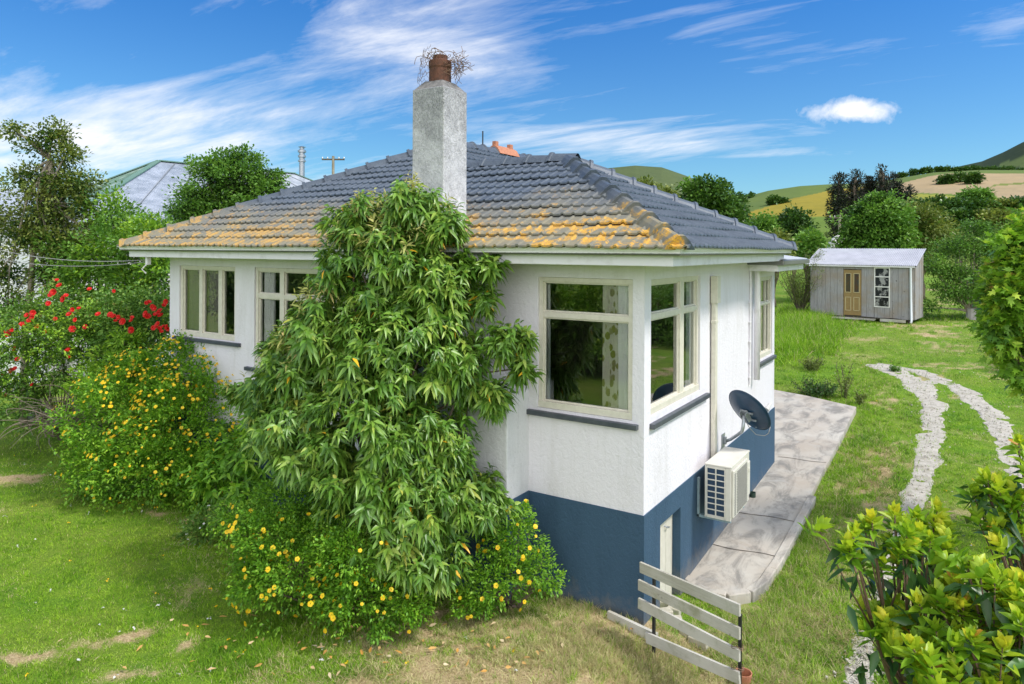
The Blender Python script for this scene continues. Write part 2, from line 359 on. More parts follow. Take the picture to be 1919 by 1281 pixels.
def wood(name, c1, c2, c3, ax=2, moss=None):
    t = newmat(name); s_ = [14, 14, 14, 14]; s_[ax] = .9
    if ax == 3: s_ = [2.2, 2.2, 45]
    n = t.noise(t.vmap(t.pos, scale=tuple(s_[:3])), 2.0, 7, .7, 1.2); k = t.noise(t.pos, 1.7, 3)
    col = t.mix(t.ramp(n, [(.35, 0.), (.65, 1.)]), c1, c2); col = t.mix(t.ramp(k, [(.42, 0.), (.7, 1.)]), col, c3)
    col = t.mix(t.ramp(t.noise(t.pos, 9, 2, .5), [(.70, 0.), (.76, 1.)]), col, tuple(x * .35 for x in c1))
    if moss: col = t.mix(t.math('MULTIPLY', t.ramp(t.noise(t.pos, 5, 6, .7), [(.52, 0.), (.7, 1.)]), .6), col, moss)
    return fin(t, prin(t, col, .8, 0, .3, (n, .5, .004)))
M['rail_wood'] = wood('weathered_rail_timber', (.47, .45, .39), (.33, .315, .26), (.56, .54, .49), 3, (.24, .25, .13))
M['shed_board'] = wood('silvered_shed_board', (.23, .225, .23), (.36, .355, .36), (.28, .24, .20), 2)
M['dark_wood'] = wood('dark_timber', (.09, .075, .06), (.13, .11, .09), (.07, .06, .05), 3)
M['bark'] = wood('grey_brown_bark', (.16, .12, .09), (.09, .07, .05), (.22, .18, .14), 2)
M['pale_bark'] = wood('pale_bark', (.30, .26, .20), (.20, .17, .13), (.36, .32, .26), 2)
M['twig'] = simple('grey_twig', (.20, .165, .13), .85, (.11, .09, .07))
def groundmat(name, layer):
    t = newmat(name)
    d = t.node('ShaderNodeAttribute', attribute_name='dry').outputs['Fac']
    f = t.noise(t.pos, 38, 6, .75); m_ = t.noise(t.pos, 3.2, 5, .65)
    g = t.mix(t.ramp(m_, [(.35, 0.), (.65, 1.)]), (.105, .240, .018), (.215, .350, .030)); g = t.mix(t.ramp(t.noise(t.pos, .55, 4), [(.4, 0.), (.7, 1.)]), g, (.25, .31, .05)); g = t.mix(t.math('MULTIPLY', t.ramp(f, [(.4, 0.), (.65, 1.)]), .7), g, (.05, .10, .014))
    s_ = t.mix(t.ramp(f, [(.38, 0.), (.6, 1.)]), (.30, .215, .11), (.55, .44, .26))
    col = t.mix(t.ramp(t.math('ADD', d, t.math('MULTIPLY', t.math('SUBTRACT', f, .5), .7)), [(.3, 0.), (.65, 1.)]), g, s_)
    return fin(t, prin(t, col, .95, 0, .15, (f, .8, .03)))
M['ground'] = groundmat('lawn_soil', 0)
def hillmat():
    t = newmat('pasture_hills'); c = t.node('ShaderNodeAttribute', attribute_name='colr').outputs['Color']
    n = t.noise(t.pos, .06, 6, .7); n2 = t.noise(t.vmap(t.pos, scale=(1, 1, 3)), .012, 5, .6)
    col = t.mix(t.math('MULTIPLY', t.ramp(n, [(.3, 0.), (.7, 1.)]), .6), c, t.mix(1., c, (.62, .68, .6), 'MULTIPLY'))
    col = t.mix(t.math('MULTIPLY', t.ramp(t.noise(t.pos, .25, 5, .75), [(.45, 0.), (.62, 1.)]), .3), col, t.mix(1., c, (1.35, 1.25, 1.1), 'MULTIPLY'))
    col = t.mix(t.math('MULTIPLY', t.ramp(n2, [(.45, 0.), (.6, 1.)]), .25), col, t.mix(1., c, (1.3, 1.2, 1.), 'MULTIPLY'))
    return fin(t, prin(t, col, .95, 0, .1))
M['hill'] = hillmat()
def gravelmat():
    t = newmat('white_gravel')
    v = t.node('ShaderNodeTexVoronoi', ins={'Vector': t.pos, 'Scale': 75.}); f = t.noise(t.pos, 6, 6, .7)
    col = t.mix(v.outputs['Distance'], (.66, .63, .56), (.38, .35, .30)); col = t.mix(t.math('MULTIPLY', t.ramp(f, [(.45, 0.), (.7, 1.)]), .7), col, (.24, .22, .15))
    return fin(t, prin(t, col, .9, 0, .2, (v.outputs['Distance'], .8, .012)))
M['gravel'] = gravelmat()
M['long_leaf'] = leafmat('long_pointed_leaf', [(0, (0.049, 0.132, 0.015)), (.35, (0.103, 0.233, 0.026)), (.7, (0.190, 0.335, 0.043)), (.95, (0.330, 0.434, 0.073)), (.985, (0.693, 0.466, 0.036)), (1, (0.824, 0.466, 0.025))], .38, .2, .5)
M['young_leaf'] = leafmat('pale_young_leaf', [(0, (0.264, 0.330, 0.072)), (.6, (0.471, 0.470, 0.145)), (1, (0.640, 0.470, 0.203))], .5, .25)
M['hyper'] = leafmat('small_bright_leaf', [(0, (0.056, 0.156, 0.012)), (.5, (0.135, 0.330, 0.020)), (1, (0.303, 0.504, 0.036))], .5, .25)
M['rose_leaf'] = leafmat('rose_leaf', [(0, (0.046, 0.122, 0.018)), (.5, (0.113, 0.244, 0.036)), (.85, (0.227, 0.365, 0.058)), (1, (0.415, 0.278, 0.102))], .5, .2)
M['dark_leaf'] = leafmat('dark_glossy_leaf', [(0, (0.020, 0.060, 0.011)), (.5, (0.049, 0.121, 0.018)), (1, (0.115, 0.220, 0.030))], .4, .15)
M['mid_leaf'] = leafmat('mid_green_leaf', [(0, (0.056, 0.148, 0.020)), (.5, (0.123, 0.270, 0.038)), (1, (0.235, 0.408, 0.061))], .5, .25)
M['olive_leaf'] = leafmat('olive_green_leaf', [(0, (0.066, 0.104, 0.020)), (.5, (0.160, 0.217, 0.043)), (1, (0.329, 0.365, 0.087))], .5, .25)
M['lime_leaf'] = leafmat('lime_green_leaf', [(0, (0.084, 0.217, 0.018)), (.5, (0.207, 0.400, 0.029)), (1, (0.415, 0.590, 0.050))], .5, .3)
M['maple_leaf'] = leafmat('maple_leaf', [(0, (0.084, 0.217, 0.018)), (.6, (0.244, 0.452, 0.036)), (.88, (0.527, 0.660, 0.072)), (1, (0.793, 0.383, 0.174))], .42, .3)
M['pine_leaf'] = leafmat('pine_needles', [(0, (0.012, 0.022, 0.016)), (.6, (0.026, 0.038, 0.024)), (.8, (0.054, 0.042, 0.036)), (1, (0.048, 0.066, 0.034))], .7, .05)
M['near_leaf'] = leafmat('yellow_green_leaf', [(0, (.10, .25, .014)), (.4, (.23, .42, .025)), (.75, (.46, .58, .038)), (.95, (.68, .64, .05)), (1, (.68, .34, .06))], .42, .38, .4)
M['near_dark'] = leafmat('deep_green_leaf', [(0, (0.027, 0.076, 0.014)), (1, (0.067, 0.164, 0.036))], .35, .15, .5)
M['yellow_petal'] = leafmat('yellow_petal', [(0, (.80, .46, .008)), (1, (.86, .64, .02))], .5, .3)
M['red_petal'] = leafmat('red_petal', [(0, (.45, .004, .004)), (1, (.80, .03, .02))], .5, .2)
M['white_petal'] = leafmat('white_petal', [(0, (.6, .62, .6)), (1, (.7, .7, .7))], .5, .2)
def grassmat():
    t = newmat('grass_blades'); a = t.node('ShaderNodeAttribute', attribute_name='rnd').outputs['Fac']; d = t.node('ShaderNodeAttribute', attribute_name='dry').outputs['Fac']
    g = t.ramp(a, [(0, (.075, .190, .012)), (.35, (.175, .360, .018)), (.7, (.310, .520, .030)), (1, (.470, .620, .080))]); s_ = t.ramp(a, [(0, (.42, .31, .16)), (1, (.78, .66, .42))])
    col = t.mix(d, g, s_)
    tr = t.node('ShaderNodeBsdfTranslucent', ins={'Color': col}).outputs[0]
    return fin(t, t.node('ShaderNodeMixShader', ins={0: .3, 1: prin(t, col, .6, 0, .25), 2: tr}).outputs[0])
M['grass'] = grassmat()

# ------------------------------------------------------------------ ground, hills, track, patio
def polar(r, th):
    R_, T_ = np.meshgrid(r, th, indexing='ij'); return CAM[0] + R_ * np.cos(T_), CAM[1] + R_ * np.sin(T_), R_, T_
def gridquads(nr, nt, wrap=False):
    i, j = np.meshgrid(np.arange(nr - 1), np.arange(nt if wrap else nt - 1), indexing='ij'); j2 = (j + 1) % nt
    return np.stack([i * nt + j, i * nt + j2, (i + 1) * nt + j2, (i + 1) * nt + j], -1).reshape(-1, 4)[:, ::-1]
fwd_az = pi / 2 + YAW
az = np.sort(np.unique(np.concatenate([np.linspace(-pi, pi, 361)[:-1], ((fwd_az + np.linspace(radians(-42), radians(42), 520)) + pi) % (2 * pi) - pi])))
rr = np.concatenate([[.01, 1, 2], np.geomspace(3, 130, 330)])
X, Y, RR, TT = polar(rr, az); Z = gz(X, Y)
npmesh('ground', np.stack([X, Y, Z], -1).reshape(-1, 3), quads=gridquads(len(rr), len(az), True), m=M['ground'], attrs={'dry': dry(X, Y).ravel()}, smooth=True)['kind'] = 'structure'
# hills: two ridges, each with the height its skyline has there
S1 = ([-3000, 0, 600, 1100, 1300, 1390, 1440, 1500, 1560, 1620, 1690, 1750, 1840, 1919, 2100, 2600, 4000], [430, 430, 420, 400, 386, 372, 359, 350, 346, 344, 333, 323, 318, 318, 312, 350, 400])
S2 = ([-3000, 0, 600, 1000, 1130, 1190, 1240, 1285, 1330, 1380, 1500, 1690, 1790, 1840, 1880, 1919, 2000, 2300, 4000], [440, 430, 425, 345, 322, 316, 319, 334, 352, 372, 380, 340, 316, 305, 288, 268, 240, 250, 400])
def u_of(th):
    a = np.clip((fwd_az - th + pi) % (2 * pi) - pi, -1.25, 1.25); return 960 + FPX * np.tan(a), np.cos(a)
def crest(S, th, D):
    u, c = u_of(th); return CAM[2] + (471 - np.interp(u, *S)) / FPX * D * c
R1, R2 = 420., 1500.
def hz(x, y):
    r = np.hypot(x - CAM[0], y - CAM[1]); th = np.arctan2(y - CAM[1], x - CAM[0])
    c1 = crest(S1, th, R1); c2 = crest(S2, th, R2)
    z0 = gz(x, y)
    t1 = sm(np.clip((r - 125) / (R1 - 125), 0, 1)); 
    h1 = z0 + (c1 - z0) * (.55 * ((r - 125) / (R1 - 125)) + .45 * t1)
    fall = sm((r - R1) / 350.); valley = np.minimum(c1, 10.)
    t2 = sm((r - 780) / (R2 - 780.))
    h = np.where(r <= 125, z0, np.where(r <= R1, h1, c1 * (1 - fall) + valley * fall))
    h = np.where(r > 780, valley + (c2 - valley) * t2, h)
    return h + (fbm(x / 60, y / 60, 9) - .5) * np.clip((r - 140) / 300, 0, 1) * 3.0 * np.clip((R1 - r) / 100 + (r > R1) * 4, .15, 1)
azh = np.sort(np.unique(np.concatenate([np.linspace(-pi, pi, 181)[:-1], fwd_az + np.linspace(radians(-42), radians(5), 700), fwd_az + np.linspace(radians(5.2), radians(45), 160)])))
azh = np.unique(np.round((azh + pi) % (2 * pi) - pi, 6))
rh = np.concatenate([np.linspace(128, R1, 90), np.linspace(R1 + 12, 780, 14), np.linspace(810, R2, 40), [R2 + 100, R2 + 500]])
X, Y, RR, TT = polar(rh, azh); Z = hz(X, Y); Z[0] = gz(X[0], Y[0]) - .3
Z[-1] -= 120
Uu, cc = u_of(TT); Dd = RR * cc; Vv = 471 - (Z - CAM[2]) / Dd * FPX
colr = np.zeros(X.shape + (3,)); colr[:] = (.115, .165, .045)
lay1 = RR <= R1 + 6
def put(mask, c): colr[mask] = c
jit = (fbm(X / 14, Y / 14, 77) - .5) * 6
yel = lay1 & (Vv + jit * .4 > np.interp(Uu, [1395, 1480, 1560, 1620], [402, 374, 356, 350])) & (Vv < np.interp(Uu, [1395, 1440, 1560, 1620], [412, 412, 406, 400])) & (Uu > 1400) & (Uu < 1640)
put(yel, (.27, .225, .035))
put(lay1 & (Uu < 1580) & ~yel & (Vv >= 400), (.125, .19, .035))
put(lay1 & (Uu > 1560) & (Vv > 362) & (Uu < 1960), (.14, .20, .04))
tan = lay1 & (Uu > 1640) & (Vv > np.interp(Uu, [1640, 1690, 1740, 1780, 1919], [362, 343, 330, 324, 324])) & (Vv < np.interp(Uu, [1640, 1700, 1800, 1860, 1919], [356, 360, 364, 366, 380]))
put(tan, (.35, .27, .165))
put(lay1 & (Uu > 1650) & (Vv > np.interp(Uu, [1650, 1700, 1800, 1870], [357, 362, 367, 372])) & (Uu < 1900) & (Vv < 380), (.27, .28, .05))
put(lay1 & (np.abs(Vv - np.interp(Uu, [1790, 1850, 1862, 1919], [362, 356, 346, 342])) < 1.6) & (Uu > 1835), (.15, .19, .05))
put(~lay1 & (Uu < 1400), (.085, .115, .050))
put(~lay1 & (Uu > 1700), (.030, .048, .026))
put(~lay1 & (Uu > 1700) & (Vv > np.interp(Uu, [1840, 1880, 1919, 2000], [330, 303, 292, 280])) & (Vv < np.interp(Uu, [1840, 1919, 2000], [322, 312, 300])), (.10, .14, .05))
o = npmesh('hills', np.stack([X, Y, Z], -1).reshape(-1, 3), quads=gridquads(len(rh), len(azh), True), m=M['hill'], smooth=True); o['kind'] = 'structure'
at = o.data.attributes.new('colr', 'FLOAT_COLOR', 'POINT'); at.data.foreach_set('color', np.concatenate([colr.reshape(-1, 3), np.ones((colr.size // 3, 1))], 1).astype(np.float32).ravel())

# gravel wheel tracks: ragged ribbons lying on the ground
def strip(name, pts, seed):
    P = np.array([onz(u, v, z)[:2] for u, v, z, w_ in pts]); W_ = np.array([p[3] for p in pts]) * .78
    L = np.concatenate([[0], np.cumsum(np.hypot(*np.diff(P, axis=0).T))]); s = np.arange(0, L[-1], .06)
    # smooth by fine interpolation of the centre line
    px_ = np.interp(s, L, P[:, 0]); py_ = np.interp(s, L, P[:, 1]); k = np.ones(13) / 13
    px_ = np.convolve(np.pad(px_, 6, 'edge'), k, 'valid'); py_ = np.convolve(np.pad(py_, 6, 'edge'), k, 'valid'); ww = np.interp(s, L, W_)
    tx = np.gradient(px_); ty = np.gradient(py_); q = np.hypot(tx, ty); nx, ny = -ty / q, tx / q
    rows = []; n = 21
    for j in range(n):
        f = j / (n - 1) * 2 - 1; e = ww * f * (1 + (abs(f) > .7) * (fbm(s * 5, s * 0 + seed + (f > 0) * 9, 5) - .5) * .5 + (fbm(s * 1.2, s * 0 + seed + 31 + (f > 0) * 9) - .5) * .9)
        x = px_ + nx * e; y = py_ + ny * e; rows.append(np.stack([x, y, gz(x, y) + .013 * (1 - abs(f) ** 3) - .003 + (fbm(x * 3.2, y * 3.2, 91, 2) - .5) * .030 - (abs(f) > .99) * .02], -1))
    V = np.stack(rows, 1).reshape(-1, 3); o = npmesh(name, V, quads=gridquads(len(s), n)[:, ::-1], m=M['gravel'], smooth=True); o['kind'] = 'structure'
    return np.stack([px_, py_], -1), ww
TR = [strip('gravel_track', [(1618, 697, .1, .15), (1660, 703, .1, .5), (1712, 722, .1, .55), (1745, 756, .1, .42), (1750, 800, .1, .34), (1738, 860, .05, .28), (1718, 925, .0, .24), (1700, 985, 0, .20), (1675, 1040, -.1, .17), (1655, 1085, -.1, .16)], 1),
      strip('gravel_track', [(1640, 696, .1, .2), (1720, 708, .1, .42), (1800, 738, .1, .42), (1860, 785, .1, .38), (1895, 845, .05, .36), (1925, 920, .0, .36), (1960, 1060, 0, .34)], 2),
      strip('gravel_track', [(1660, 1075, -.1, .05), (1640, 1130, -.1, .13), (1622, 1190, -.12, .2), (1605, 1290, -.12, .24)], 3)]
# concrete patio slab: rounded near end, wide at the back
oc = [(-.02, 1.40), (.25, 1.22), (.50, 1.24), (.68, 1.42), (.77, 1.75), (.80, 2.4), (.81, 4.9), (.80, 7.5), (.74, 10.9)]
far = [(-.4, 11.5), (-1.58, 11.9)]
edge = oc + far
mb = MB(); pts = []
for i in range(len(edge) - 1):
    a, b = np.array(edge[i]), np.array(edge[i + 1]); n = max(1, int(np.hypot(*(b - a)) / .25))
    for k in range(n): pts.append(a + (b - a) * k / n)
pts.append(np.array(edge[-1]))
inner = []
for p in pts:
    if p[1] <= 5.94: inner.append((-.02, max(1.40, min(5.94, p[1]))))
    else: inner.append((-1.58, p[1] if p[1] > 5.96 else 5.96))
top_o = [(p[0], p[1], slab_z(p[1])) for p in pts]; top_i = [(p[0], p[1], slab_z(p[1])) for p in inner]
n = len(pts); V = top_o + top_i + [(x, y, z - .35) for x, y, z in top_o]
mb.add(V, [(i, i + 1, n + i + 1, n + i) for i in range(n - 1)] + [(2 * n + i, 2 * n + i + 1, i + 1, i) for i in range(n - 1)])
slab = mb.build('patio', M['concrete']); slab['kind'] = 'structure'
mb = MB()   # raised broken kerb along its edge
for i in range(n - 1):
    if pts[i][1] > 4.6 and i > 10: break
    a = np.array(top_o[i]); b = np.array(top_o[i + 1]); d = b - a; d /= np.linalg.norm(d); nn_ = np.array([d[1], -d[0], 0])
    j = .004 * sin(i * 2.7); mb.obox((a + b) / 2 + nn_ * (.035 + j) + (0, 0, -.105 + j * .6), [d, nn_, (0, 0, 1)], [np.linalg.norm(b - a) / 2 + .01, .055, .13])
k_ = mb.build('kerb', M['concrete'], bevel=.012); k_['kind'] = 'structure'
mb = MB()
for y in (2.35, 3.55, 6.3):   # joints cut across the slab, filled with dirt
    p = [(x, y + .02 * sin(x * 9 + y) + .1 * x, slab_z(y + .1 * x) + .004) for x in np.linspace(.0, .78, 12)]
    w_ = [.006 + .006 * abs(sin(i * 1.9 + y)) for i in range(12)]
    V = [(a[0], a[1] - b, a[2]) for a, b in zip(p, w_)] + [(a[0], a[1] + b, a[2]) for a, b in zip(p, w_)]
    mb.add(V, [(i, i + 1, 13 + i, 12 + i) for i in range(11)])
tag(mb.build('patio_joints', M['dark_wood']), kind='structure')

# ------------------------------------------------------------------ the house
H = thing('house', 'white stuccoed bungalow with blue base and lichened slate blue tiled hip roof', 'house', (-4, 3, 0))
SL = .49; EZ = 3.82
def T(plane, a, dep, z): return (a, dep, z) if plane == 'y' else (-dep, a, z)
HOLES = {'y': [(-8.13, -6.67, 2.36, 3.51), (-6.21, -3.95, 2.03, 3.51), (-1.27, -.13, 2.03, 3.495)], 'x': [(.18, 1.83, 2.06, 3.49), (4.60, 5.80, 2.03, 3.37)]}
def panel(mb, plane, a0, a1, z0, z1, holes, dep=0., reveal=0.):
    As = sorted({a0, a1} | {h[i] for h in holes for i in (0, 1) if a0 < h[i] < a1}); Zs = sorted({z0, z1} | {h[i] for h in holes for i in (2, 3) if z0 < h[i] < z1})
    for i in range(len(As) - 1):
        for j in range(len(Zs) - 1):
            ca, cz = (As[i] + As[i + 1]) / 2, (Zs[j] + Zs[j + 1]) / 2
            if any(h[0] < ca < h[1] and h[2] < cz < h[3] for h in holes): continue
            mb.add([T(plane, As[i], dep, Zs[j]), T(plane, As[i + 1], dep, Zs[j]), T(plane, As[i + 1], dep, Zs[j + 1]), T(plane, As[i], dep, Zs[j + 1])], [(0, 1, 2, 3)])
    if reveal:
        for h in holes:
            c = [(h[0], h[2]), (h[1], h[2]), (h[1], h[3]), (h[0], h[3])]
            for k in range(4):
                p, q = c[k], c[(k + 1) % 4]
                mb.add([T(plane, p[0], dep, p[1]), T(plane, q[0], dep, q[1]), T(plane, q[0], dep + reveal, q[1]), T(plane, p[0], dep + reveal, p[1])], [(0, 1, 2, 3)])
ZB, ZT = 1.075, 3.66
mb = MB(); panel(mb, 'y', -8.4, 0, ZB, ZT, HOLES['y'], 0, .16); panel(mb, 'x', 0, 5.97, ZB, ZT, HOLES['x'], 0, .16)
for a, b in (((0, 5.97), (-1.6, 5.97)), ((-1.6, 5.97), (-1.6, 9.85)), ((-1.6, 9.85), (-8.4, 9.85)), ((-8.4, 9.85), (-8.4, 0))):
    mb.add([(a[0], a[1], ZB), (b[0], b[1], ZB), (b[0], b[1], ZT), (a[0], a[1], ZT)], [(0, 1, 2, 3)])
mb.build('wall', M['stucco'], H)
# blue base, proud of the stucco, with the hatch opening
mb = MB(); e = .012; DH = (.45, 1.10, -.5, .83)
panel(mb, 'y', -8.412, e, -.5, ZB, [], -e); panel(mb, 'x', -e, 5.982, -.5, ZB, [DH], -e, .13)
for a, b in (((e, 5.982), (-1.588, 5.982)), ((-1.588, 5.982), (-1.588, 9.862)), ((-1.588, 9.862), (-8.412, 9.862)), ((-8.412, 9.862), (-8.412, -e))):
    mb.add([(a[0], a[1], -.5), (b[0], b[1], -.5), (b[0], b[1], ZB), (a[0], a[1], ZB)], [(0, 1, 2, 3)])
ring = [(-8.412, -e), (e, -e), (e, 5.982), (-1.588, 5.982), (-1.588, 9.862), (-8.412, 9.862)]; rin = [(-8.39, .01), (-.01, .01), (-.01, 5.96), (-1.61, 5.96), (-1.61, 9.84), (-8.39, 9.84)]
for i in range(6):
    j = (i + 1) % 6; mb.add([(*ring[i], ZB), (*ring[j], ZB), (*rin[j], ZB), (*rin[i], ZB)], [(0, 1, 2, 3)])
mb.build('foundation', M['blue'], H)
mb = MB()
for i in range(3): mb.box((-.085, .45 + i * .2167 + .003, -.4), (-.11, .45 + (i + 1) * .2167 - .003, .83))
hd = mb.build('door', M['cream'], H); hd['label'] = 'cream boarded hatch door in the blue base'
mb = MB(); mb.tube([(-.085, .83, .68), (-.05, .84, .665), (-.05, .90, .65), (-.085, .92, .64)], .008, 6); mb.build('handle', M['galv'], hd)
# rooms seen through the panes
mb = MB(); panel(mb, 'y', -8.3, -.1, 1.2, 3.62, HOLES['y'], .16); panel(mb, 'x', .1, 5.9, 1.2, 3.62, HOLES['x'], .16)
for x in (-8.25, -3.3): mb.box((x - .05, .16, 1.2), (x, 3.9, 3.62))
mb.box((-8.3, 3.9, 1.2), (-.16, 4.0, 3.62)); mb.box((-3.3, 5.9, 1.2), (-.1, 5.95, 3.62)); mb.box((-3.4, 4, 1.2), (-3.3, 5.9, 3.62)); mb.box((-8.3, .16, 3.62), (-.1, 5.9, 3.64))
mb.build('interior', M['room'], H)
MB().box((-8.3, .16, 1.15), (-.1, 5.9, 1.2)).build('floor', M['floorboards'], H)
def window(plane, a0, a1, z0, z1, mull, trans, sill, lab=None, sub=()):
    mb = MB(); fw = .05; d0, d1 = .025, .095
    def b(p0, p1, q0, q1, e0=d0, e1=d1): mb.box(T(plane, p0, e0, q0), T(plane, p1, e1, q1))
    g = .003; a0 += g; a1 -= g; z0 += g; z1 -= g
    b(a0, a1, z1 - fw, z1); b(a0, a1, z0, z0 + fw * 1.4, d0 - .012, d1); b(a0, a0 + fw, z0 + fw * 1.4, z1 - fw); b(a1 - fw, a1, z0 + fw * 1.4, z1 - fw)
    xs = [a0 + fw] + [m for mm in mull for m in (mm[0], mm[1])] + [a1 - fw]
    for m0, m1 in mull: b(m0, m1, z0 + fw * 1.4, z1 - fw, d0 + .002, d1 - .002)
    zs = [z0 + fw * 1.4] + [t_ for tt in trans for t_ in tt] + [z1 - fw]
    for i in range(0, len(xs), 2):
        for t0, t1 in trans: b(xs[i], xs[i + 1], t0, t1, d0 + .004, d1 - .004)
        for j in range(0, len(zs), 2):   # sash inside each light
            s_ = .018; x0, x1, y0, y1 = xs[i], xs[i + 1], zs[j], zs[j + 1]
            b(x0, x1, y0, y0 + s_, .05, .085); b(x0, x1, y1 - s_, y1, .05, .085); b(x0, x0 + s_, y0 + s_, y1 - s_, .05, .085); b(x1 - s_, x1, y0 + s_, y1 - s_, .05, .085)
    for kind, p, q0, q1 in sub:
        if kind == 'v': b(p - .011, p + .011, q0, q1, .045, .08)
    f = mb.build('window', M['cream'], H, bevel=.003)
    if lab: f['label'] = lab
    G = MB()
    for i in range(0, len(xs), 2):
        for j in range(0, len(zs), 2): G.add([T(plane, xs[i] + .017, .068, zs[j] + .017), T(plane, xs[i + 1] - .017, .068, zs[j] + .017), T(plane, xs[i + 1] - .017, .068, zs[j + 1] - .017), T(plane, xs[i] + .017, .068, zs[j + 1] - .017)], [(0, 1, 2, 3)])
    G.build('glass_pane', M['glass'], f)
    s0, s1, sz = sill
    MB().box(T(plane, s0, -.055, sz - .055), T(plane, s1, .02, sz)).build('sill', M['grey_sill'], f, bevel=.006)
    return f
window('y', -8.13, -6.67, 2.36, 3.51, [(-7.63, -7.545), (-7.128, -7.033)], [], (-8.25, -6.52, 2.345), 'wide three-light cream window at the far left of the front wall')
window('y', -6.21, -3.95, 2.03, 3.51, [(-5.672, -5.578), (-4.58, -4.49)], [(3.055, 3.12)], (-6.38, -3.8, 2.01))
window('y', -1.27, -.13, 2.03, 3.495, [], [(3.045, 3.105)], (-1.43, -.06, 2.0), 'large square cream window beside the house corner')
window('x', .18, 1.83, 2.06, 3.49, [(1.165, 1.30)], [(3.06, 3.12)], (.15, 2.10, 1.985))
window('x', 4.60, 5.80, 2.03, 3.37, [], [(2.90, 2.935)], (4.55, 5.9, 2.0), 'small-paned cream window at the far end of the side wall', [('v', y, 2.1, 3.32) for y in (4.90, 5.2, 5.5)])
# chimney breast and stack
mb = MB(); bx0, bx1, sx0, sx1, cyf = -3.6, -1.38, -2.74, -2.27, -.45
prof = [(bx0, ZB), (bx1, ZB), (bx1, 2.22), (sx1, 2.62), (sx1, 5.68), (sx0, 5.68), (sx0, 2.62), (bx0, 2.22)]
V = [(x, cyf, z) for x, z in prof] + [(x, .0, z) for x, z in prof]; n = 8
mb.add(V, [(0, 1, 2, 7), (7, 2, 3, 6), (6, 3, 4, 5)] + [(i, n + i, n + (i + 1) % n, (i + 1) % n) for i in (1, 2, 3, 4, 5, 6, 7)] + [(n + 3, n + 6, n + 5, n + 4)])
ch = mb.build('chimney', M['chim'], H, bevel=.012)
mb = MB(); mb.box((bx0 - .012, cyf - .012, -.4), (bx1 + .012, -.013, ZB)); mb.build('chimney_base', M['blue'], H)
mb = MB(); c = ((sx0 + sx1) / 2, cyf / 2); mb.add([(sx0 + .01, cyf + .01, 5.68), (sx1 - .01, cyf + .01, 5.68), (sx1 - .01, -.01, 5.68), (sx0 + .01, -.01, 5.68), (sx0 + .1, cyf + .1, 5.79), (sx1 - .1, cyf + .1, 5.78), (sx1 - .1, -.1, 5.78), (sx0 + .1, -.1, 5.78)], [(0, 1, 5, 4), (1, 2, 6, 5), (2, 3, 7, 6), (3, 0, 4, 7), (4, 5, 6, 7)])
mb.build('mortar_cap', M['mortar'], ch, bevel=.015)
mb = MB(); mb.lathe((c[0] + .0, c[1], 5.74), [(.135, 0), (.13, .2), (.137, .215), (.137, .29), (.12, .30), (.10, .30), (.085, .31), (.085, .36), (.07, .36), (.07, 0)], 24); mb.build('chimney_pot', M['terracotta'], ch, smooth=False)
rnd = random.Random(5); mb = MB()     # torn netting and a tangle of twigs round the pot
cc_ = np.array([c[0], c[1], 5.95])
def hexnet(th0, th1, z0, z1, r, drop):
    nu, nv = int((th1 - th0) * r / .045), int((z1 - z0) / .04)
    def P(i, j):
        th = th0 + (th1 - th0) * i / nu; z = z0 + (z1 - z0) * j / nv; k = 1 + .5 * (z1 - z) / (z1 - z0 + .01) * drop
        return cc_ + np.array([cos(th) * r * k, sin(th) * r * k, z + .02 * sin(th * 7)])
    for j in range(nv):
        for i in range(nu):
            if rnd.random() < .22: continue
            a = P(i + .5 * (j % 2), j); mb.tube([a, P(i + .5 * (j % 2) + .5, j + .6)], .0022, 3, False); mb.tube([a, P(i + .5 * (j % 2) - .5, j + .6)], .0022, 3, False)
            b_ = P(i + .5 * (j % 2) + .5, j + .6); mb.tube([b_, P(i + .5 * (j % 2) + .5, j + 1)], .0022, 3, False)
hexnet(2.3, 4.9, -.17, .22, .19, .9)
mb.build('wire_cowl', M['wire'], ch); mb = MB()
for k in range(70):
    a = rnd.uniform(-1.2, .9); p = cc_ + np.array([.08, 0, 0]) + np.array([rnd.gauss(.13, .045), rnd.gauss(0.05, .05), rnd.uniform(-.08, .13)]); pts = [p.copy()]; d = np.array([rnd.gauss(0, 1), rnd.gauss(0, 1), rnd.gauss(.2, 1)])
    for q in range(5): d = d + np.array([rnd.gauss(0, .9) for _ in range(3)]); p = p + d / np.linalg.norm(d) * .035; pts.append(p.copy())
    mb.tube(pts, .003, 4, False)
for k in range(12):
    th = rnd.uniform(0, 6.28); p = cc_ + np.array([cos(th) * .1 - .02, sin(th) * .1, .1]); pts = [p.copy()]; d = np.array([cos(th) * .3, sin(th) * .3, 1.])
    for q in range(6): d = d + np.array([rnd.gauss(0, .35), rnd.gauss(0, .35), -.28]); p = p + d / np.linalg.norm(d) * .05; pts.append(p.copy())
    mb.tube(pts, .0035, 4, False)
mb.build('twig_nest', M['wire'], ch)
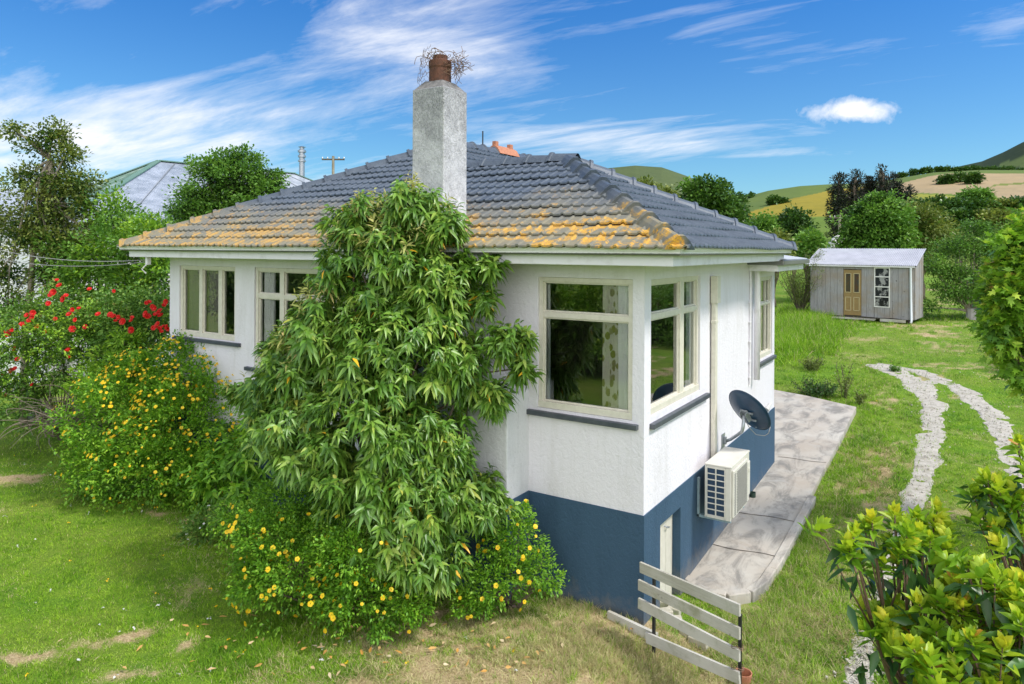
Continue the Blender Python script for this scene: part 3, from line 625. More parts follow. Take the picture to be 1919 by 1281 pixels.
# ---- roof planes of interlocking tiles
import bmesh
RF = thing('roof', parent=H, loc=(-4, 3, EZ))
ROLLW, GA = .138, .2292
PR = [(0, .001), (.62, 0), (.70, .011), (.78, .017), (.90, .015)]
def tileplane(p0, e, nrm, length, run, clips, simple_=False):
    e = np.array(e, float); nrm = np.array(nrm, float); p0 = np.array(p0, float)
    a = np.concatenate([[(k + f) * ROLLW for f, h in PR] for k in range(int(length / ROLLW) + 1)]); h = np.tile([q for f, q in PR], int(length / ROLLW) + 1)
    rows = []; nc = int(run / GA) + 1
    for k in range(nc):
        s0, s1 = k * GA - (.035 if k == 0 else .0), (k + 1) * GA + .02
        jj = .004 * np.sin(a * 3.3 + k * 2.1) + .0025 * np.sin(np.floor(a / (2 * ROLLW)) * 12.9 + k * 7.7)
        for s, off in ((s0 + .050, .0), (s0 - .004, .016), (s0 - .013, .024), (s0 - .013, .043), (s1 + .04, .006)):
            rows.append((s + jj * 0.6, off + jj, h * (1 if k >= 0 else 1)))
    V = []
    for s, off, hh in rows:
        V.append(np.stack([p0[0] + e[0] * a + nrm[0] * s, p0[1] + e[1] * a + nrm[1] * s, p0[2] + s * SL + off + hh], -1))
    V = np.concatenate(V); nt = len(a); nr = len(rows)
    F = [(r * nt + i, r * nt + i + 1, (r + 1) * nt + i + 1, (r + 1) * nt + i) for r in range(nr - 1) if (r % 5) != 4 for i in range(nt - 1)]
    me = bpy.data.meshes.new('t'); me.from_pydata(V.tolist(), [], F); bm = bmesh.new(); bm.from_mesh(me)
    for co, no in clips:
        bmesh.ops.bisect_plane(bm, geom=bm.verts[:] + bm.edges[:] + bm.faces[:], plane_co=co, plane_no=no, clear_outer=True, dist=1e-5)
    bm.to_mesh(me); V = [v.co[:] for v in bm.verts]; F = [tuple(v.index for v in f.verts) for f in bm.faces]; bm.free(); bpy.data.meshes.remove(me)
    return V, F
eF = [(-8.85, -.60, EZ), (1, 0, 0), (0, 1, 0)]
mb = MB()
L0 = 9.45
mb.add(*tileplane(*eF, L0, 3.81, [((-5.02, 0, 0), (1, 0, 0)), ((-8.85, -.6, 0), (-1, 1, 0))]))
mb.add(*tileplane(*eF, L0, 3.81, [((-5.02, 0, 0), (-1, 0, 0)), ((-3.72, 0, 0), (1, 0, 0)), ((-1.2, -.6, 0), (1, 1, 0))]))
mb.add(*tileplane(*eF, L0, 2.53, [((-3.72, 0, 0), (-1, 0, 0)), ((.6, -.6, 0), (1, 1, 0)), ((0, 1.93, 0), (0, 1, 0))]))
def orient(o):
    me = o.data; b_ = bmesh.new(); b_.from_mesh(me)
    for f in b_.faces:
        f.normal_update()
        if f.normal.z < -1e-4: f.normal_flip()
    b_.to_mesh(me); b_.free(); return o
orient(mb.build('front_slope', M['roof'], RF))
mb = MB(); mb.add(*tileplane((.6, -.62, EZ), (0, 1, 0), (-1, 0, 0), 5.1, 2.53, [((.6, -.6, 0), (-1, -1, 0)), ((.6, 4.46, 0), (-1, 1, 0)), ((-1.93, 0, 0), (-1, 0, 0))]))
orient(mb.build('side_slope', M['roof'], RF))
mb = MB(); mb.add(*tileplane((-1.2, -.62, EZ), (0, 1, 0), (-1, 0, 0), 10.9, 3.82, [((-5.02, 3.21, 0), (-1, -1, 0)), ((-3.72, 1.93, 0), (1, -1, 0)), ((-1.2, 10.3, 0), (-1, 1, 0)), ((-5.02, 0, 0), (-1, 0, 0))]))
orient(mb.build('upper_slope', M['roof'], RF))
mb = MB(); q = 5.02; rz = EZ + 3.82 * SL
mb.add([(-8.85, -.6, EZ), (-8.85, 10.3, EZ), (-5.02, 6.5, rz), (-5.02, 3.21, rz)], [(0, 3, 2, 1)]); mb.add([(-8.85, 10.3, EZ), (-1.2, 10.3, EZ), (-5.02, 6.5, rz)], [(0, 2, 1)])
mb.add([(.6, 4.46, EZ), (-1.93, 1.93, EZ + 2.53 * SL), (-3.72, 1.93, EZ + 2.53 * SL), (-1.2, 4.46, EZ)], [(0, 1, 2, 3)])
mb.build('rear_slope', M['roof'], RF)
def caps(p, q, n, lip=1):
    p = np.array(p, float); q = np.array(q, float); d = (q - p); L = np.linalg.norm(d); d /= L; sd_ = np.cross(d, (0, 0, 1)); sd_ /= np.linalg.norm(sd_); up = np.cross(sd_, d)
    mb = MB(); sec = [(-.135, -.065), (-.075, .012), (-.028, .052), (.028, .052), (.075, .012), (.135, -.065)]
    r_ = random.Random(int(abs(p[0] * 97 + q[1] * 31)))
    for k in range(n):
        a = p + d * (L * k / n - .02); b = p + d * (L * (k + 1) / n + .03); j = r_.uniform(-.006, .006)
        rings = [(a, 1.16, .034), (a + d * .045, 1.16, .036), (a + d * .055, 1.0, .022), (b, .94, .004)]
        V = [c0 + sd_ * (x * sc__ + j) + up * (z * sc__ + h) for c0, sc__, h in rings for x, z in sec]; m_ = 6
        F = [(i * m_ + k2, i * m_ + k2 + 1, (i + 1) * m_ + k2 + 1, (i + 1) * m_ + k2) for i in range(3) for k2 in range(5)]
        F.append(tuple(range(5, -1, -1))); mb.add(V, F)
    return orient(mb.build('ridge_capping', M['roof'], RF))
AP = (-1.93, 1.93, EZ + 2.53 * SL + .03); E_ = EZ + .03
caps((.56, -.56, E_), AP, 10); caps((.56, 4.42, E_), AP, 11); caps((-3.72, 1.93, AP[2]), (-1.80, 1.93, AP[2]), 5)
RT = (-5.02, 3.21, rz + .03); caps((-8.81, -.56, E_), RT, 15); caps((-5.02, 6.5, rz + .03), (-5.02, 3.15, rz + .03), 9); caps((-1.2, 10.3, E_), (-5.02, 6.5, rz + .03), 14)
# two odd terracotta ridge tiles and a short rod
def on_ridge(u):
    r = dir_of(u, 300); t = (-5.02 - CAM[0]) / r[0]; return CAM[1] + r[1] * t
y0, y1 = on_ridge(925), on_ridge(962); ym = (y0 + y1) / 2
for ya, yb in ((y0, y1),):
    mb = MB(); V = []
    for y in (ya, yb):
        for x, z in [(-.17, -.06), (-.09, .07), (0, .12), (.09, .07), (.17, -.06)]: V.append((-5.02 + x, y, rz + .05 + z))
    mb.add(V, [(i, i + 1, 6 + i, 5 + i) for i in range(4)] + [(4, 3, 2, 1, 0), (5, 6, 7, 8, 9)])
    for y in (ya + .07, yb - .12): mb.box((-5.06, y - .05, rz + .14), (-4.98, y + .05, rz + .24))
    o = orient(mb.build('ridge_tile', M['orange_tile'], RF)); o['label'] = 'unpainted terracotta ridge tile with two lugs'
mb = MB(); yy = on_ridge(905); mb.tube([(-5.02, yy, rz), (-5.02, yy, rz + .38)], .013, 6); mb.build('rod', M['black'], RF)
# lichen-brown grit where the hip meets the tiles is in the material; soffit, fascia, gutters
mb = MB(); so_ = 3.652
mb.add([(-8.82, -.47, so_), (.47, -.47, so_), (.47, 4.4, so_), (-8.82, 4.4, so_)], [(3, 2, 1, 0)]); mb.add([(-8.82, 4.4, so_), (-1.2, 4.4, so_), (-1.2, 10.2, so_), (-8.82, 10.2, so_)], [(3, 2, 1, 0)])
mb.build('soffit', M['soffit'], H)
def run(name, pts, prof, m, bev=0):
    """extrude a profile (out, z) round a chain of plan points, mitred"""
    P = [np.array(p, float) for p in pts]; n = len(P); V = []; nrm = []
    for i in range(n - 1): d = P[i + 1] - P[i]; d /= np.linalg.norm(d); nrm.append(np.array([d[1], -d[0]]))
    for i in range(n):
        if i == 0: m_ = nrm[0]
        elif i == n - 1: m_ = nrm[-1]
        else: m_ = nrm[i - 1] + nrm[i]; m_ = m_ / (np.dot(m_, nrm[i]))
        for o_, z in prof: V.append((*(P[i] + m_ * o_), z))
    k = len(prof); F = [(i * k + j, (i + 1) * k + j, (i + 1) * k + (j + 1) % k, i * k + (j + 1) % k) for i in range(n - 1) for j in range(k)]
    F += [tuple(range(k)), tuple(range(n * k - 1, (n - 1) * k - 1, -1))]
    mb = MB(); mb.add(V, F); return mb.build(name, m, H, bevel=bev)
plan = [(-8.80, 10.25), (-8.80, -.47), (.47, -.47), (.47, 4.42)]
fp = [(-.025, 3.648), (-.003, 3.648), (-.003, 3.80), (-.025, 3.80)]
run('fascia', plan, fp, M['white_trim'])
gp = [(.024, 3.750), (.085, 3.750), (.100, 3.762), (.100, 3.784), (.106, 3.792), (.106, 3.802), (.124, 3.806), (.128, 3.816), (.124, 3.826), (.108, 3.826), (.100, 3.800), (.088, 3.772), (.03, 3.762), (.03, 3.815), (.024, 3.815)]
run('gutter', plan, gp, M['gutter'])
# lower rear eave on the side
mb = MB(); mb.box((0.003, 4.20, 3.50), (.40, 6.15, 3.515)); mb.build('soffit', M['soffit'], H)
mb = MB(); mb.box((.405, 4.2, 3.49), (.43, 6.18, 3.60)); mb.box((.003, 4.17, 3.49), (.43, 4.197, 3.60)); mb.build('fascia', M['white_trim'], H)
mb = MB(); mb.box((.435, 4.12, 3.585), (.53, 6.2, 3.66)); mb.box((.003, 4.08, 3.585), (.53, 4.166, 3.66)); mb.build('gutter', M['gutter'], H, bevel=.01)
mb = MB(); xs = np.arange(0, 2.06, .019)
V = []
for i, y in enumerate(xs): h = .009 * sin(y * 2 * pi / .076); V += [(.50, 4.13 + y, 3.665 + h), (-1.5, 4.13 + y, 3.95 + h)]
mb.add(V, [(2 * i, 2 * i + 2, 2 * i + 3, 2 * i + 1) for i in range(len(xs) - 1)])
M['zinc'] = simple('white_zincalume', (.62, .66, .68), .35, (.5, .53, .55), 3, metal=.3)
mb.build('lean_to_roof', M['zinc'], H)
# downpipes
mb = MB(); mb.box((.012, 2.21, 3.12), (.105, 2.35, 3.47)); mb.box((.015, 2.235, 1.06), (.075, 2.325, 3.13)); mb.box((.012, 2.22, 2.86), (.08, 2.34, 2.9))
mb.build('downpipe', M['cream'], H, bevel=.008)['label'] = 'square cream downpipe with a box head on the side wall'
mb = MB(); mb.tube([(.09, 4.42, 3.60), (.075, 4.42, 3.5), (.075, 4.42, 1.80)], .045, 12); mb.build('downpipe', M['white_trim'], H, smooth=True)['label'] = 'round white downpipe under the lower eave'
mb = MB(); mb.tube([(.02, 4.22, 3.5), (.02, 4.22, 1.75)], .016, 8)
for z in (2.1, 2.4, 2.7, 3.0, 3.3, 1.85): mb.box((.003, 4.18, z), (.03, 4.26, z + .02))
mb.build('conduit', M['white_trim'], H)
# curtains
def curtain(label, plane, a0, a1, dep, z0, z1, m, waves, amp=.014):
    mb = MB(); n = 60; V = []
    for i in range(n + 1):
        a = a0 + (a1 - a0) * i / n; dd = dep + amp * sin(waves * 2 * pi * i / n) + .01 * sin(i * 1.7)
        for z, sp_ in ((z0, 1.02), (z1, 1.)): V.append(T(plane, a0 + (a - a0) * sp_, dd, z))
    mb.add(V, [(2 * i, 2 * i + 2, 2 * i + 3, 2 * i + 1) for i in range(n)])
    o = mb.build('curtain', m, smooth=True, loc=T(plane, a0, dep, z0)); return tag(o, label, 'curtain')
def patt():
    t = newmat('leaf_print_cloth'); v = t.node('ShaderNodeTexVoronoi', ins={'Vector': t.vmap(t.pos, scale=(1, 1, .7), rot=(0, .5, 0)), 'Scale': 13.})
    k = t.ramp(v.outputs['Distance'], [(.36, 1.), (.42, 0.)]); c = t.mix(t.node('ShaderNodeSeparateColor', ins={0: v.outputs['Color']}).outputs[0], (.28, .30, .05), (.38, .36, .20))
    return fin(t, prin(t, t.mix(k, (.72, .70, .62), c), .9))
M['print'] = patt(); M['net'] = simple('white_cloth', (.92, .92, .92), .9)
curtain('cream curtain with olive leaf print inside the large corner window', 'y', -.52, -.34, .105, 2.07, 3.48, M['print'], 3)
curtain('plain white curtain at the right edge of the large corner window', 'y', -.34, -.16, .105, 2.07, 3.48, M['net'], 3)
curtain('white curtain hanging in the side window next to the corner', 'x', 1.60, 1.80, .105, 2.07, 3.48, M['net'], 3)
curtain('pale curtain behind the left light of the window beside the big shrub', 'y', -6.15, -5.9, .13, 2.07, 3.48, M['net'], 3)
curtain('thin pale curtain edge at the left of the large corner window', 'y', -1.24, -1.18, .125, 2.07, 3.48, M['net'], 1)
M['blind'] = simple('grey_net', (.34, .31, .30), .9, (.28, .26, .25), 30)
curtain('grey screen behind the left and middle lights of the far left window', 'y', -8.08, -7.10, .125, 2.37, 3.48, M['blind'], 2, .006)

# ------------------------------------------------------------------ heat pump unit
AC = thing('air_conditioner', 'cream outdoor heat pump unit bracketed to the blue base above the path', 'air conditioner', (.3, 2.0, .59))
M['ac'] = simple('cream_enamel', (.66, .64, .58), .4, (.58, .56, .50), 6); M['fin'] = simple('blue_fins', (.012, .035, .075), .4, (.03, .06, .11), 60)
x0, x1, ya, yb, za, zb = .14, .45, 1.60, 2.46, .59, 1.235
mb = MB(); mb.box((x0, ya + .02, za), (x1, yb, zb - .02)); mb.build('body', M['ac'], AC, bevel=.012)
mb = MB(); mb.box((x0 - .006, ya + .0, zb - .025), (x1 + .008, yb + .005, zb)); mb.build('lid', M['ac'], AC, bevel=.01)
mb = MB(); mb.box((x0 + .03, ya + .008, za + .035), (x1 - .075, ya + .018, zb - .05)); mb.build('coil', M['fin'], AC)
mb = MB(); gx0, gx1, g0, g1 = x0 + .022, x1 - .07, za + .03, zb - .045
for i in range(9): z = g0 + (g1 - g0) * i / 8; mb.box((gx0, ya - .006, z - .006), (gx1, ya + .006, z + .006))
for x in (gx0, (gx0 + gx1) / 2, gx1): mb.box((x - .007, ya - .008, g0 - .01), (x + .007, ya + .007, g1 + .01))
mb.box((x0, ya - .003, za), (gx0 - .008, ya + .02, zb - .026)); mb.box((gx1 + .008, ya - .003, za), (x1, ya + .02, zb - .026)); mb.box((gx0, ya - .002, za), (gx1, ya + .02, g0 - .008)); mb.box((gx0, ya - .002, g1 + .008), (gx1, ya + .02, zb - .026))
mb.build('side_grille', M['ac'], AC, bevel=.002)
mb = MB(); mb.box((x1 + .001, ya + .03, za + .03), (x1 + .028, yb - .2, zb - .05)); fr = mb.build('front_panel', M['ac'], AC, bevel=.012)
mb = MB()
for i in range(26):
    z = za + .06 + i * .0195; mb.box((x1 + .029, ya + .055, z), (x1 + .035, ya + .115, z + .007)); mb.box((x1 + .029, ya + .17, z), (x1 + .035, yb - .24, z + .009))
mb.build('louvre', simple('louvre_dark_grey', (.22, .22, .20), .5), fr)  # dark grey bars on the front panel
mb = MB(); mb.box((x1 + .001, yb - .17, za + .1), (x1 + .02, yb - .04, zb - .12)); mb.box((x1 + .02, yb - .12, zb - .25), (x1 + .03, yb - .08, zb - .2)); mb.build('service_cover', M['ac'], AC, bevel=.004)
M['pblue'] = simple('pale_blue_bracket', (.30, .42, .47), .5, (.22, .3, .34), 12)
for y in (ya + .12, yb - .14):
    mb = MB(); mb.box((.013, y - .02, za - .06), (.04, y + .02, za + .42)); mb.box((.013, y - .02, za - .06), (x1 - .03, y + .02, za - .025)); mb.build('bracket', M['pblue'], AC, bevel=.003)
for x in (x0 + .03, x1 - .05):
    for y in (ya + .12, yb - .14): MB().lathe((x, y, za - .026), [(.0, 0), (.02, 0), (.02, .026), (0, .026)], 10).build('foot', M['black'], AC)
# ------------------------------------------------------------------ satellite dish
SD = thing('satellite_dish', 'dark blue satellite dish on a bent grey arm fixed to the side wall', 'satellite dish', (0, 2.84, 1.2))
M['dish'] = simple('dark_blue_paint', (.008, .032, .075), .3, (.014, .05, .10), 7)
ctr = np.array(wd(1404, 770, 9.05)); ax = np.array([.30, .74, .60]); ax /= np.linalg.norm(ax)
s1 = np.cross(ax, (0, 0, 1)); s1 /= np.linalg.norm(s1); s2 = np.cross(s1, ax)
mb = MB(); V = []; nr, na = 8, 40; ra, rb = .275, .345
for side in (0, 1):
    for i in range(nr + 1):
        q = i / nr
        for k in range(na):
            th = 2 * pi * k / na; V.append(ctr + s1 * ra * q * cos(th) + s2 * rb * q * sin(th) + ax * (.075 * q * q - .06 + side * .006))
F = [(i * na + k, i * na + (k + 1) % na, (i + 1) * na + (k + 1) % na, (i + 1) * na + k) for i in range(nr) for k in range(na)]
o_ = (nr + 1) * na; F2 = [tuple(o_ + j for j in f[::-1]) for f in F]; F3 = [(nr * na + k, nr * na + (k + 1) % na, o_ + nr * na + (k + 1) % na, o_ + nr * na + k) for k in range(na)]
mb.add(V, F + F2 + F3)
rim = [ctr + s1 * ra * cos(2 * pi * k / na) + s2 * rb * sin(2 * pi * k / na) + ax * .018 for k in range(na + 1)]; mb.tube(rim, .006, 6, False)
mb.build('reflector', M['dish'], SD, smooth=True)
bk = ctr - ax * .075
mb = MB(); foot = np.array([.01, 2.84, 1.20]); elb = bk - ax * .05 + np.array([-.02, -.02, -.17])
mb.tube([foot + (.03, 0, 0), foot + (.09, -.0, .03), elb - (elb - foot) * .12 + (0, 0, -.01), elb, elb + (.01, .01, .05), bk - ax * .05 + (0, 0, .03)], .021, 10); mb.build('arm', M['galv'], SD, smooth=True)
mb = MB(); mb.box((.003, 2.77, 1.10), (.012, 2.91, 1.30)); mb.box((.012, 2.82, 1.16), (.05, 2.86, 1.26)); mb.build('wall_plate', M['galv'], SD, bevel=.003)
mb = MB(); mb.obox(bk + s2 * .03, [s1, s2, ax], [.05, .06, .012]); mb.obox(bk + s1 * .045 - ax * .02, [s1, s2, ax], [.006, .07, .035]); mb.obox(bk - s1 * .045 - ax * .02, [s1, s2, ax], [.006, .07, .035]); mb.obox(bk + s1 * .06 + s2 * .05, [s1, s2, ax], [.06, .012, .01]); mb.obox(bk + s1 * .06 - s2 * .07, [s1, s2, ax], [.06, .012, .01])
mb.build('mount', M['galv'], SD, bevel=.003)
lnb = ctr + ax * .30 - s2 * .21 + s1 * .03
mb = MB(); mb.tube([ctr - s2 * .27 - ax * .02, ctr - s2 * .31 + ax * .06, lnb - ax * .02 - s2 * .05], .010, 6); mb.build('feed_arm', M['galv'], SD)
mb = MB(); mb.lathe(lnb - ax * .05, [(0, 0), (.034, 0), (.036, .03), (.022, .04), (.022, .10), (0, .10)], 14, ax); mb.build('receiver', simple('receiver_white', (.6, .6, .6), .4), SD)
mb = MB(); mb.tube([bk - s2 * .02 - ax * .05, bk - s2 * .15 - ax * .07 + s1 * .03, bk - s2 * .27 - ax * .06 + s1 * .07, bk - s2 * .33 + s1 * .14, bk - s2 * .30 + s1 * .19 + ax * .03, bk - s2 * .25 + s1 * .2 + ax * .1], .005, 6); mb.build('cable', M['cable'], SD, smooth=True)
# small green cup-like pipe end on the slab
pp = onx(1411, 938, .30); pz = float(slab_z(2.75))
pp = onz(1411, 939, pz)
mb = MB(); mb.lathe((pp[0], pp[1], pz), [(0, 0), (.045, 0), (.045, .14), (.038, .14), (.038, .02), (0, .02)], 16)
tag(mb.build('drain_pipe', simple('dark_green_plastic', (.02, .045, .03), .4), loc=(pp[0], pp[1], pz)), 'short dark green pipe standing on the path beside the heat pump', 'pipe')
# ------------------------------------------------------------------ low timber fence by the corner
FN = thing('fence', 'short weathered four-rail timber fence panel leaning out from the blue corner', 'fence', (.6, -.48, 0))
Lp = np.array([.09, -.30]); Rp = np.array([1.15, -.67]); dv = (Rp - Lp) / np.linalg.norm(Rp - Lp); pv = np.array([-dv[1], dv[0]])
for i, (zl, zr, t0) in enumerate([(.685, .715, 0), (.505, .515, -.02), (.325, .325, -.02), (.03, .135, .08)]):
    a = Lp + dv * t0; b = Rp; mb = MB(); h = .052
    mb.bar((a[0], a[1], zl), (b[0], b[1], zr), .026, h * 2); mb.build('rail', M['rail_wood'], FN, bevel=.003)
for t_, zz_ in ((.145, .62), (1.10, .66)):
    c_ = Lp + dv * t_ + pv * .035; mb = MB(); mb.box((c_[0] - .012, c_[1] - .018, -.35), (c_[0] + .012, c_[1] + .018, zz_)); mb.build('post', M['black'], FN)
c_ = Lp + dv * 1.1
for zq in (.2, .38):
    mb = MB(); th = np.linspace(0, 6.28 * 2.3, 40); mb.tube([(c_[0] + .05 * cos(a), c_[1] + .04 * sin(a), zq + .015 * a / 6.28 + .01 * sin(3 * a)) for a in th], .003, 4); mb.build('wire_tie', M['wire'], FN)
# edging board along the blue base
mb = MB(); p = onz(1140, 1147, .05); q = onz(1232, 1192, .02); mb.bar((p[0], p[1], .02), (q[0], q[1], -.0), .04, .10)
tag(mb.build('edging_board', M['rail_wood'], loc=(p[0], p[1], 0), bevel=.003), 'old timber edging board on the ground at the foot of the blue corner', 'board')
# paving blocks behind the fence
for i, (u, v, r_, s_) in enumerate([(1252, 1113, .3, .10), (1247, 1142, .8, .075), (1268, 1150, .5, .06), (1297, 1170, -.1, .12), (1310, 1180, -.12, .10), (1264, 1125, .1, .07)]):
    p = onz(u, v, -.05); z = float(gz(p[0], p[1])); mb = MB(); mb.obox((p[0], p[1], z + .035), [(cos(r_), sin(r_), 0), (-sin(r_), cos(r_), .05), (0, 0, 1)], [s_, .05, .05])
    lab = ['pale concrete block at the foot of the cream hatch', 'small pale block half buried just behind the second fence rail', 'rough pale block beside the small buried one', 'longest pale concrete block behind the fence rails', 'pale block butted against the longest one nearest the path', 'small rounded lump of concrete between the hatch and the blocks'][i]
    tag(mb.build('concrete_block', simple('pale_block', (.50, .47, .38), .9, (.35, .33, .25), 20, bump=.4) if i == 0 else bpy.data.materials['pale_block'], loc=(p[0], p[1], z), bevel=.012), lab, 'concrete block', 'concrete blocks behind the fence')
p = onz(1394, 1262, -.1); mb = MB(); mb.lathe((p[0], p[1], float(gz(p[0], p[1]))), [(0, 0), (.05, 0), (.075, .11), (.078, .13), (.068, .13), (.06, .02), (0, .02)], 20); tag(mb.build('flower_pot', M['orange_tile'], loc=(p[0], p[1], 0)), 'terracotta pot on the ground behind the right end of the fence', 'pot')
# ------------------------------------------------------------------ service wires to the left end of the house
br = np.array([-8.42, -.35, 3.60]); mb = MB(); mb.box((-8.44, -.40, 3.52), (-8.38, -.34, 3.66)); mb.tube([(-8.41, -.37, 3.55), (-8.45, -.45, 3.45), (-8.41, -.40, 3.38)], .012, 6)
mb.build('wire_bracket', M['white_trim'], H)
for i, (u, v, lab) in enumerate([(-120, 428, 'upper service wire running from the left hedge to the house eave'), (-120, 452, 'lower service wire running from the left hedge to the house eave')]):
    a = br + (0, -.03, -.03 * i); b = wd(u, v, 15); pts = [a + (b - a) * t_ + np.array([0, 0, -.25 * 4 * t_ * (1 - t_)]) for t_ in np.linspace(0, 1, 24)]
    mb = MB(); mb.tube(pts, .007, 6); tag(mb.build('overhead_wire', M['cable'], loc=tuple(a)), lab, 'wire', 'service wires')
# ------------------------------------------------------------------ timber shed
C0 = wd(1714, 610, 30.2); zg = float(gz(C0[0], C0[1])); a1 = fwd_az - radians(-50); 
ex = -np.array([cos(a1), sin(a1), 0]); ey = np.array([-ex[1], ex[0], 0]) * 1.0   # ex: towards the near right corner; ey: back
if np.dot(ey, dir_of(960, 467)) < 0: ey = -ey
ZF = 3.8 - (597 - 471) / 1315 * 30.2; ZE = 3.8 - (499 - 471) / 1315 * 30.2; ZK = 3.86
K0 = np.array([C0[0], C0[1], 0.])
def S(a, b, z): p = K0 - ex * a + ey * b; return (p[0], p[1], z)      # a: metres left along the front, b: metres back
SH = thing('shed', 'small grey weatherboard shed with mustard door and corrugated lean-to roof', 'shed', tuple(S(2.1, .9, zg)))
LS, DS = 4.3, 1.8
def sbox(mb, a0, a1_, b0, b1, z0, z1): mb.obox(S((a0 + a1_) / 2, (b0 + b1) / 2, (z0 + z1) / 2), [-ex, ey, (0, 0, 1)], [abs(a1_ - a0) / 2, abs(b1 - b0) / 2, (z1 - z0) / 2])
mb = MB(); r_ = random.Random(3); a = 0.
hole = [(2.10, 2.86, ZF - .0, ZF + 2.08), (.95, 1.58, ZF + .42, ZE - .06)]
while a < LS:
    w_ = r_.choice([.14, .22, .30, .26]); e_ = min([a + w_, LS] + [q for h in hole for q in h[:2] if a + .005 < q < a + w_ + .06]); off = r_.uniform(0, .02)
    segs = [(ZF - .05 + r_.uniform(-.02, .02), ZE)]
    for h in hole:
        if a >= h[0] - .01 and e_ <= h[1] + .01: segs = [(ZF - .05, h[2]), (h[3], ZE)]
    for z0, z1 in segs:
        if z1 - z0 > .06: sbox(mb, a + .006, e_ - .002, -off, .03, z0, z1)
    a = e_
b = 0.
while b < DS:
    w_ = r_.choice([.2, .26, .3]); e_ = min(b + w_, DS); zt = ZE + (ZK - ZE) * (b / DS) - .03; off = r_.uniform(0, .015)
    mb.obox(S(-.0 - off, (b + e_) / 2, (ZF - .05 + zt) / 2), [-ex, ey, (0, 0, 1)], [.015, (e_ - b) / 2 - .003, (zt - ZF + .05) / 2]); b = e_
sbox(mb, LS, LS + .03, 0.04, DS, ZF - .05, ZE); sbox(mb, 0.04, LS, DS, DS + .03, ZF - .05, ZK - .05)
mb.build('board_wall', M['shed_board'], SH, bevel=.004)
M['shed_glass'] = simple('dim_dusty_pane', (.02, .02, .02), .12, (.30, .30, .29), 3.2, (.5, .56))
MB_ = MB(); sbox(MB_, .1, LS - .1, .06, DS - .05, ZF - .12, ZF - .02); MB_.build('floor', M['dark_wood'], SH)
mb = MB(); aa = np.arange(-.12, LS + .2, .019); V = []
for q in aa:
    h = .010 * sin(q * 2 * pi / .076); V += [S(q, -.17, ZE + .03 + h), S(q, DS + .15, ZK + .07 + h)]
mb.add(V, [(2 * i, 2 * i + 2, 2 * i + 3, 2 * i + 1) for i in range(len(aa) - 1)]); mb.build('corrugated_roof', simple('silver_corrugated', (.46, .47, .51), .5, (.34, .35, .39), 2, metal=.2), SH)
mb = MB(); sbox(mb, -.02, LS + .05, -.13, -.03, ZE - .06, ZE + .015); mb.build('gutter', M['white_trim'], SH, bevel=.01)
mb = MB(); p = lambda a, b, z: S(a, b, z); mb.tube([p(.12, -.08, ZE - .05), p(.14, -.05, ZE - .15), p(.12, -.07, ZF + .9), p(.10, -.06, zg + .15), p(.10, -.15, zg + .05)], .045, 10); mb.build('downpipe', simple('white_pvc', (.72, .76, .80), .35), SH, smooth=True)
M['mustard'] = simple('mustard_door_paint', (.30, .205, .075), .5, (.24, .16, .06), 9); M['mustard2'] = simple('door_moulding_paint', (.52, .43, .24), .5)
mb = MB(); sbox(mb, 2.11, 2.85, .0, .04, ZF, ZF + 2.05); dr = mb.build('door', M['mustard'], SH)
mb = MB()
for a0, a1_, z0, z1 in ((2.18, 2.43, ZF + 1.02, ZF + 1.90), (2.53, 2.78, ZF + 1.02, ZF + 1.90), (2.18, 2.43, ZF + .2, ZF + .82), (2.53, 2.78, ZF + .2, ZF + .82)):
    for q in ((a0, a0 + .025, z0, z1), (a1_ - .025, a1_, z0, z1), (a0, a1_, z0, z0 + .025), (a0, a1_, z1 - .025, z1)): sbox(mb, q[0], q[1], -.02, -.001, q[2], q[3])
mb.build('moulding', M['mustard2'], dr)
M['dglass'] = simple('dark_pane', (.05, .055, .05), .08, (.10, .05, .02), 5)
mb = MB()
for a0, a1_ in ((2.205, 2.405), (2.555, 2.755)): sbox(mb, a0, a1_, -.010, -.002, ZF + 1.05, ZF + 1.87)
mb.build('glass_pane', M['dglass'], dr)
mb = MB(); z0, z1 = ZF + .42, ZE - .06; rows_ = 4; sbox(mb, .95, 1.58, -.03, .02, z1 - .05, z1); 
for a0 in (.95, 1.54): sbox(mb, a0, a0 + .04, -.03, .02, z0, z1 - .05)
for i in range(rows_): z = z0 + (z1 - z0) * i / rows_; sbox(mb, .99, 1.54, -.028, .018, z, z + .04)
wn = mb.build('window', simple('white_window_paint', (.72, .71, .68), .5), SH)
mb = MB(); sbox(mb, .99, 1.54, .0, .008, z0 + .04, z1 - .05); mb.build('glass_pane', M['shed_glass'], wn)
mb = MB(); sbox(mb, .12, LS - .1, 1.5, 1.55, ZF, ZE); mb.build('interior', simple('shed_interior', (.16, .13, .10), .9, (.5, .5, .48), 4, (.5, .6)), SH)
for i, a in enumerate((.15, 1.2, 1.6, 2.2, 3.2, 4.1)):
    for b in (.1, 1.6): mb = MB(); sbox(mb, a, a + .12, b, b + .12, zg - .2, ZF - .12); mb.build('pile', M['dark_wood'], SH)
mb = MB(); sbox(mb, 1.5, 3.3, -.35, -.05, ZF - .16, ZF - .10); sbox(mb, .3, 1.3, -.2, -.15, zg + .05, zg + .17); mb.build('plank_step', M['rail_wood'], SH)
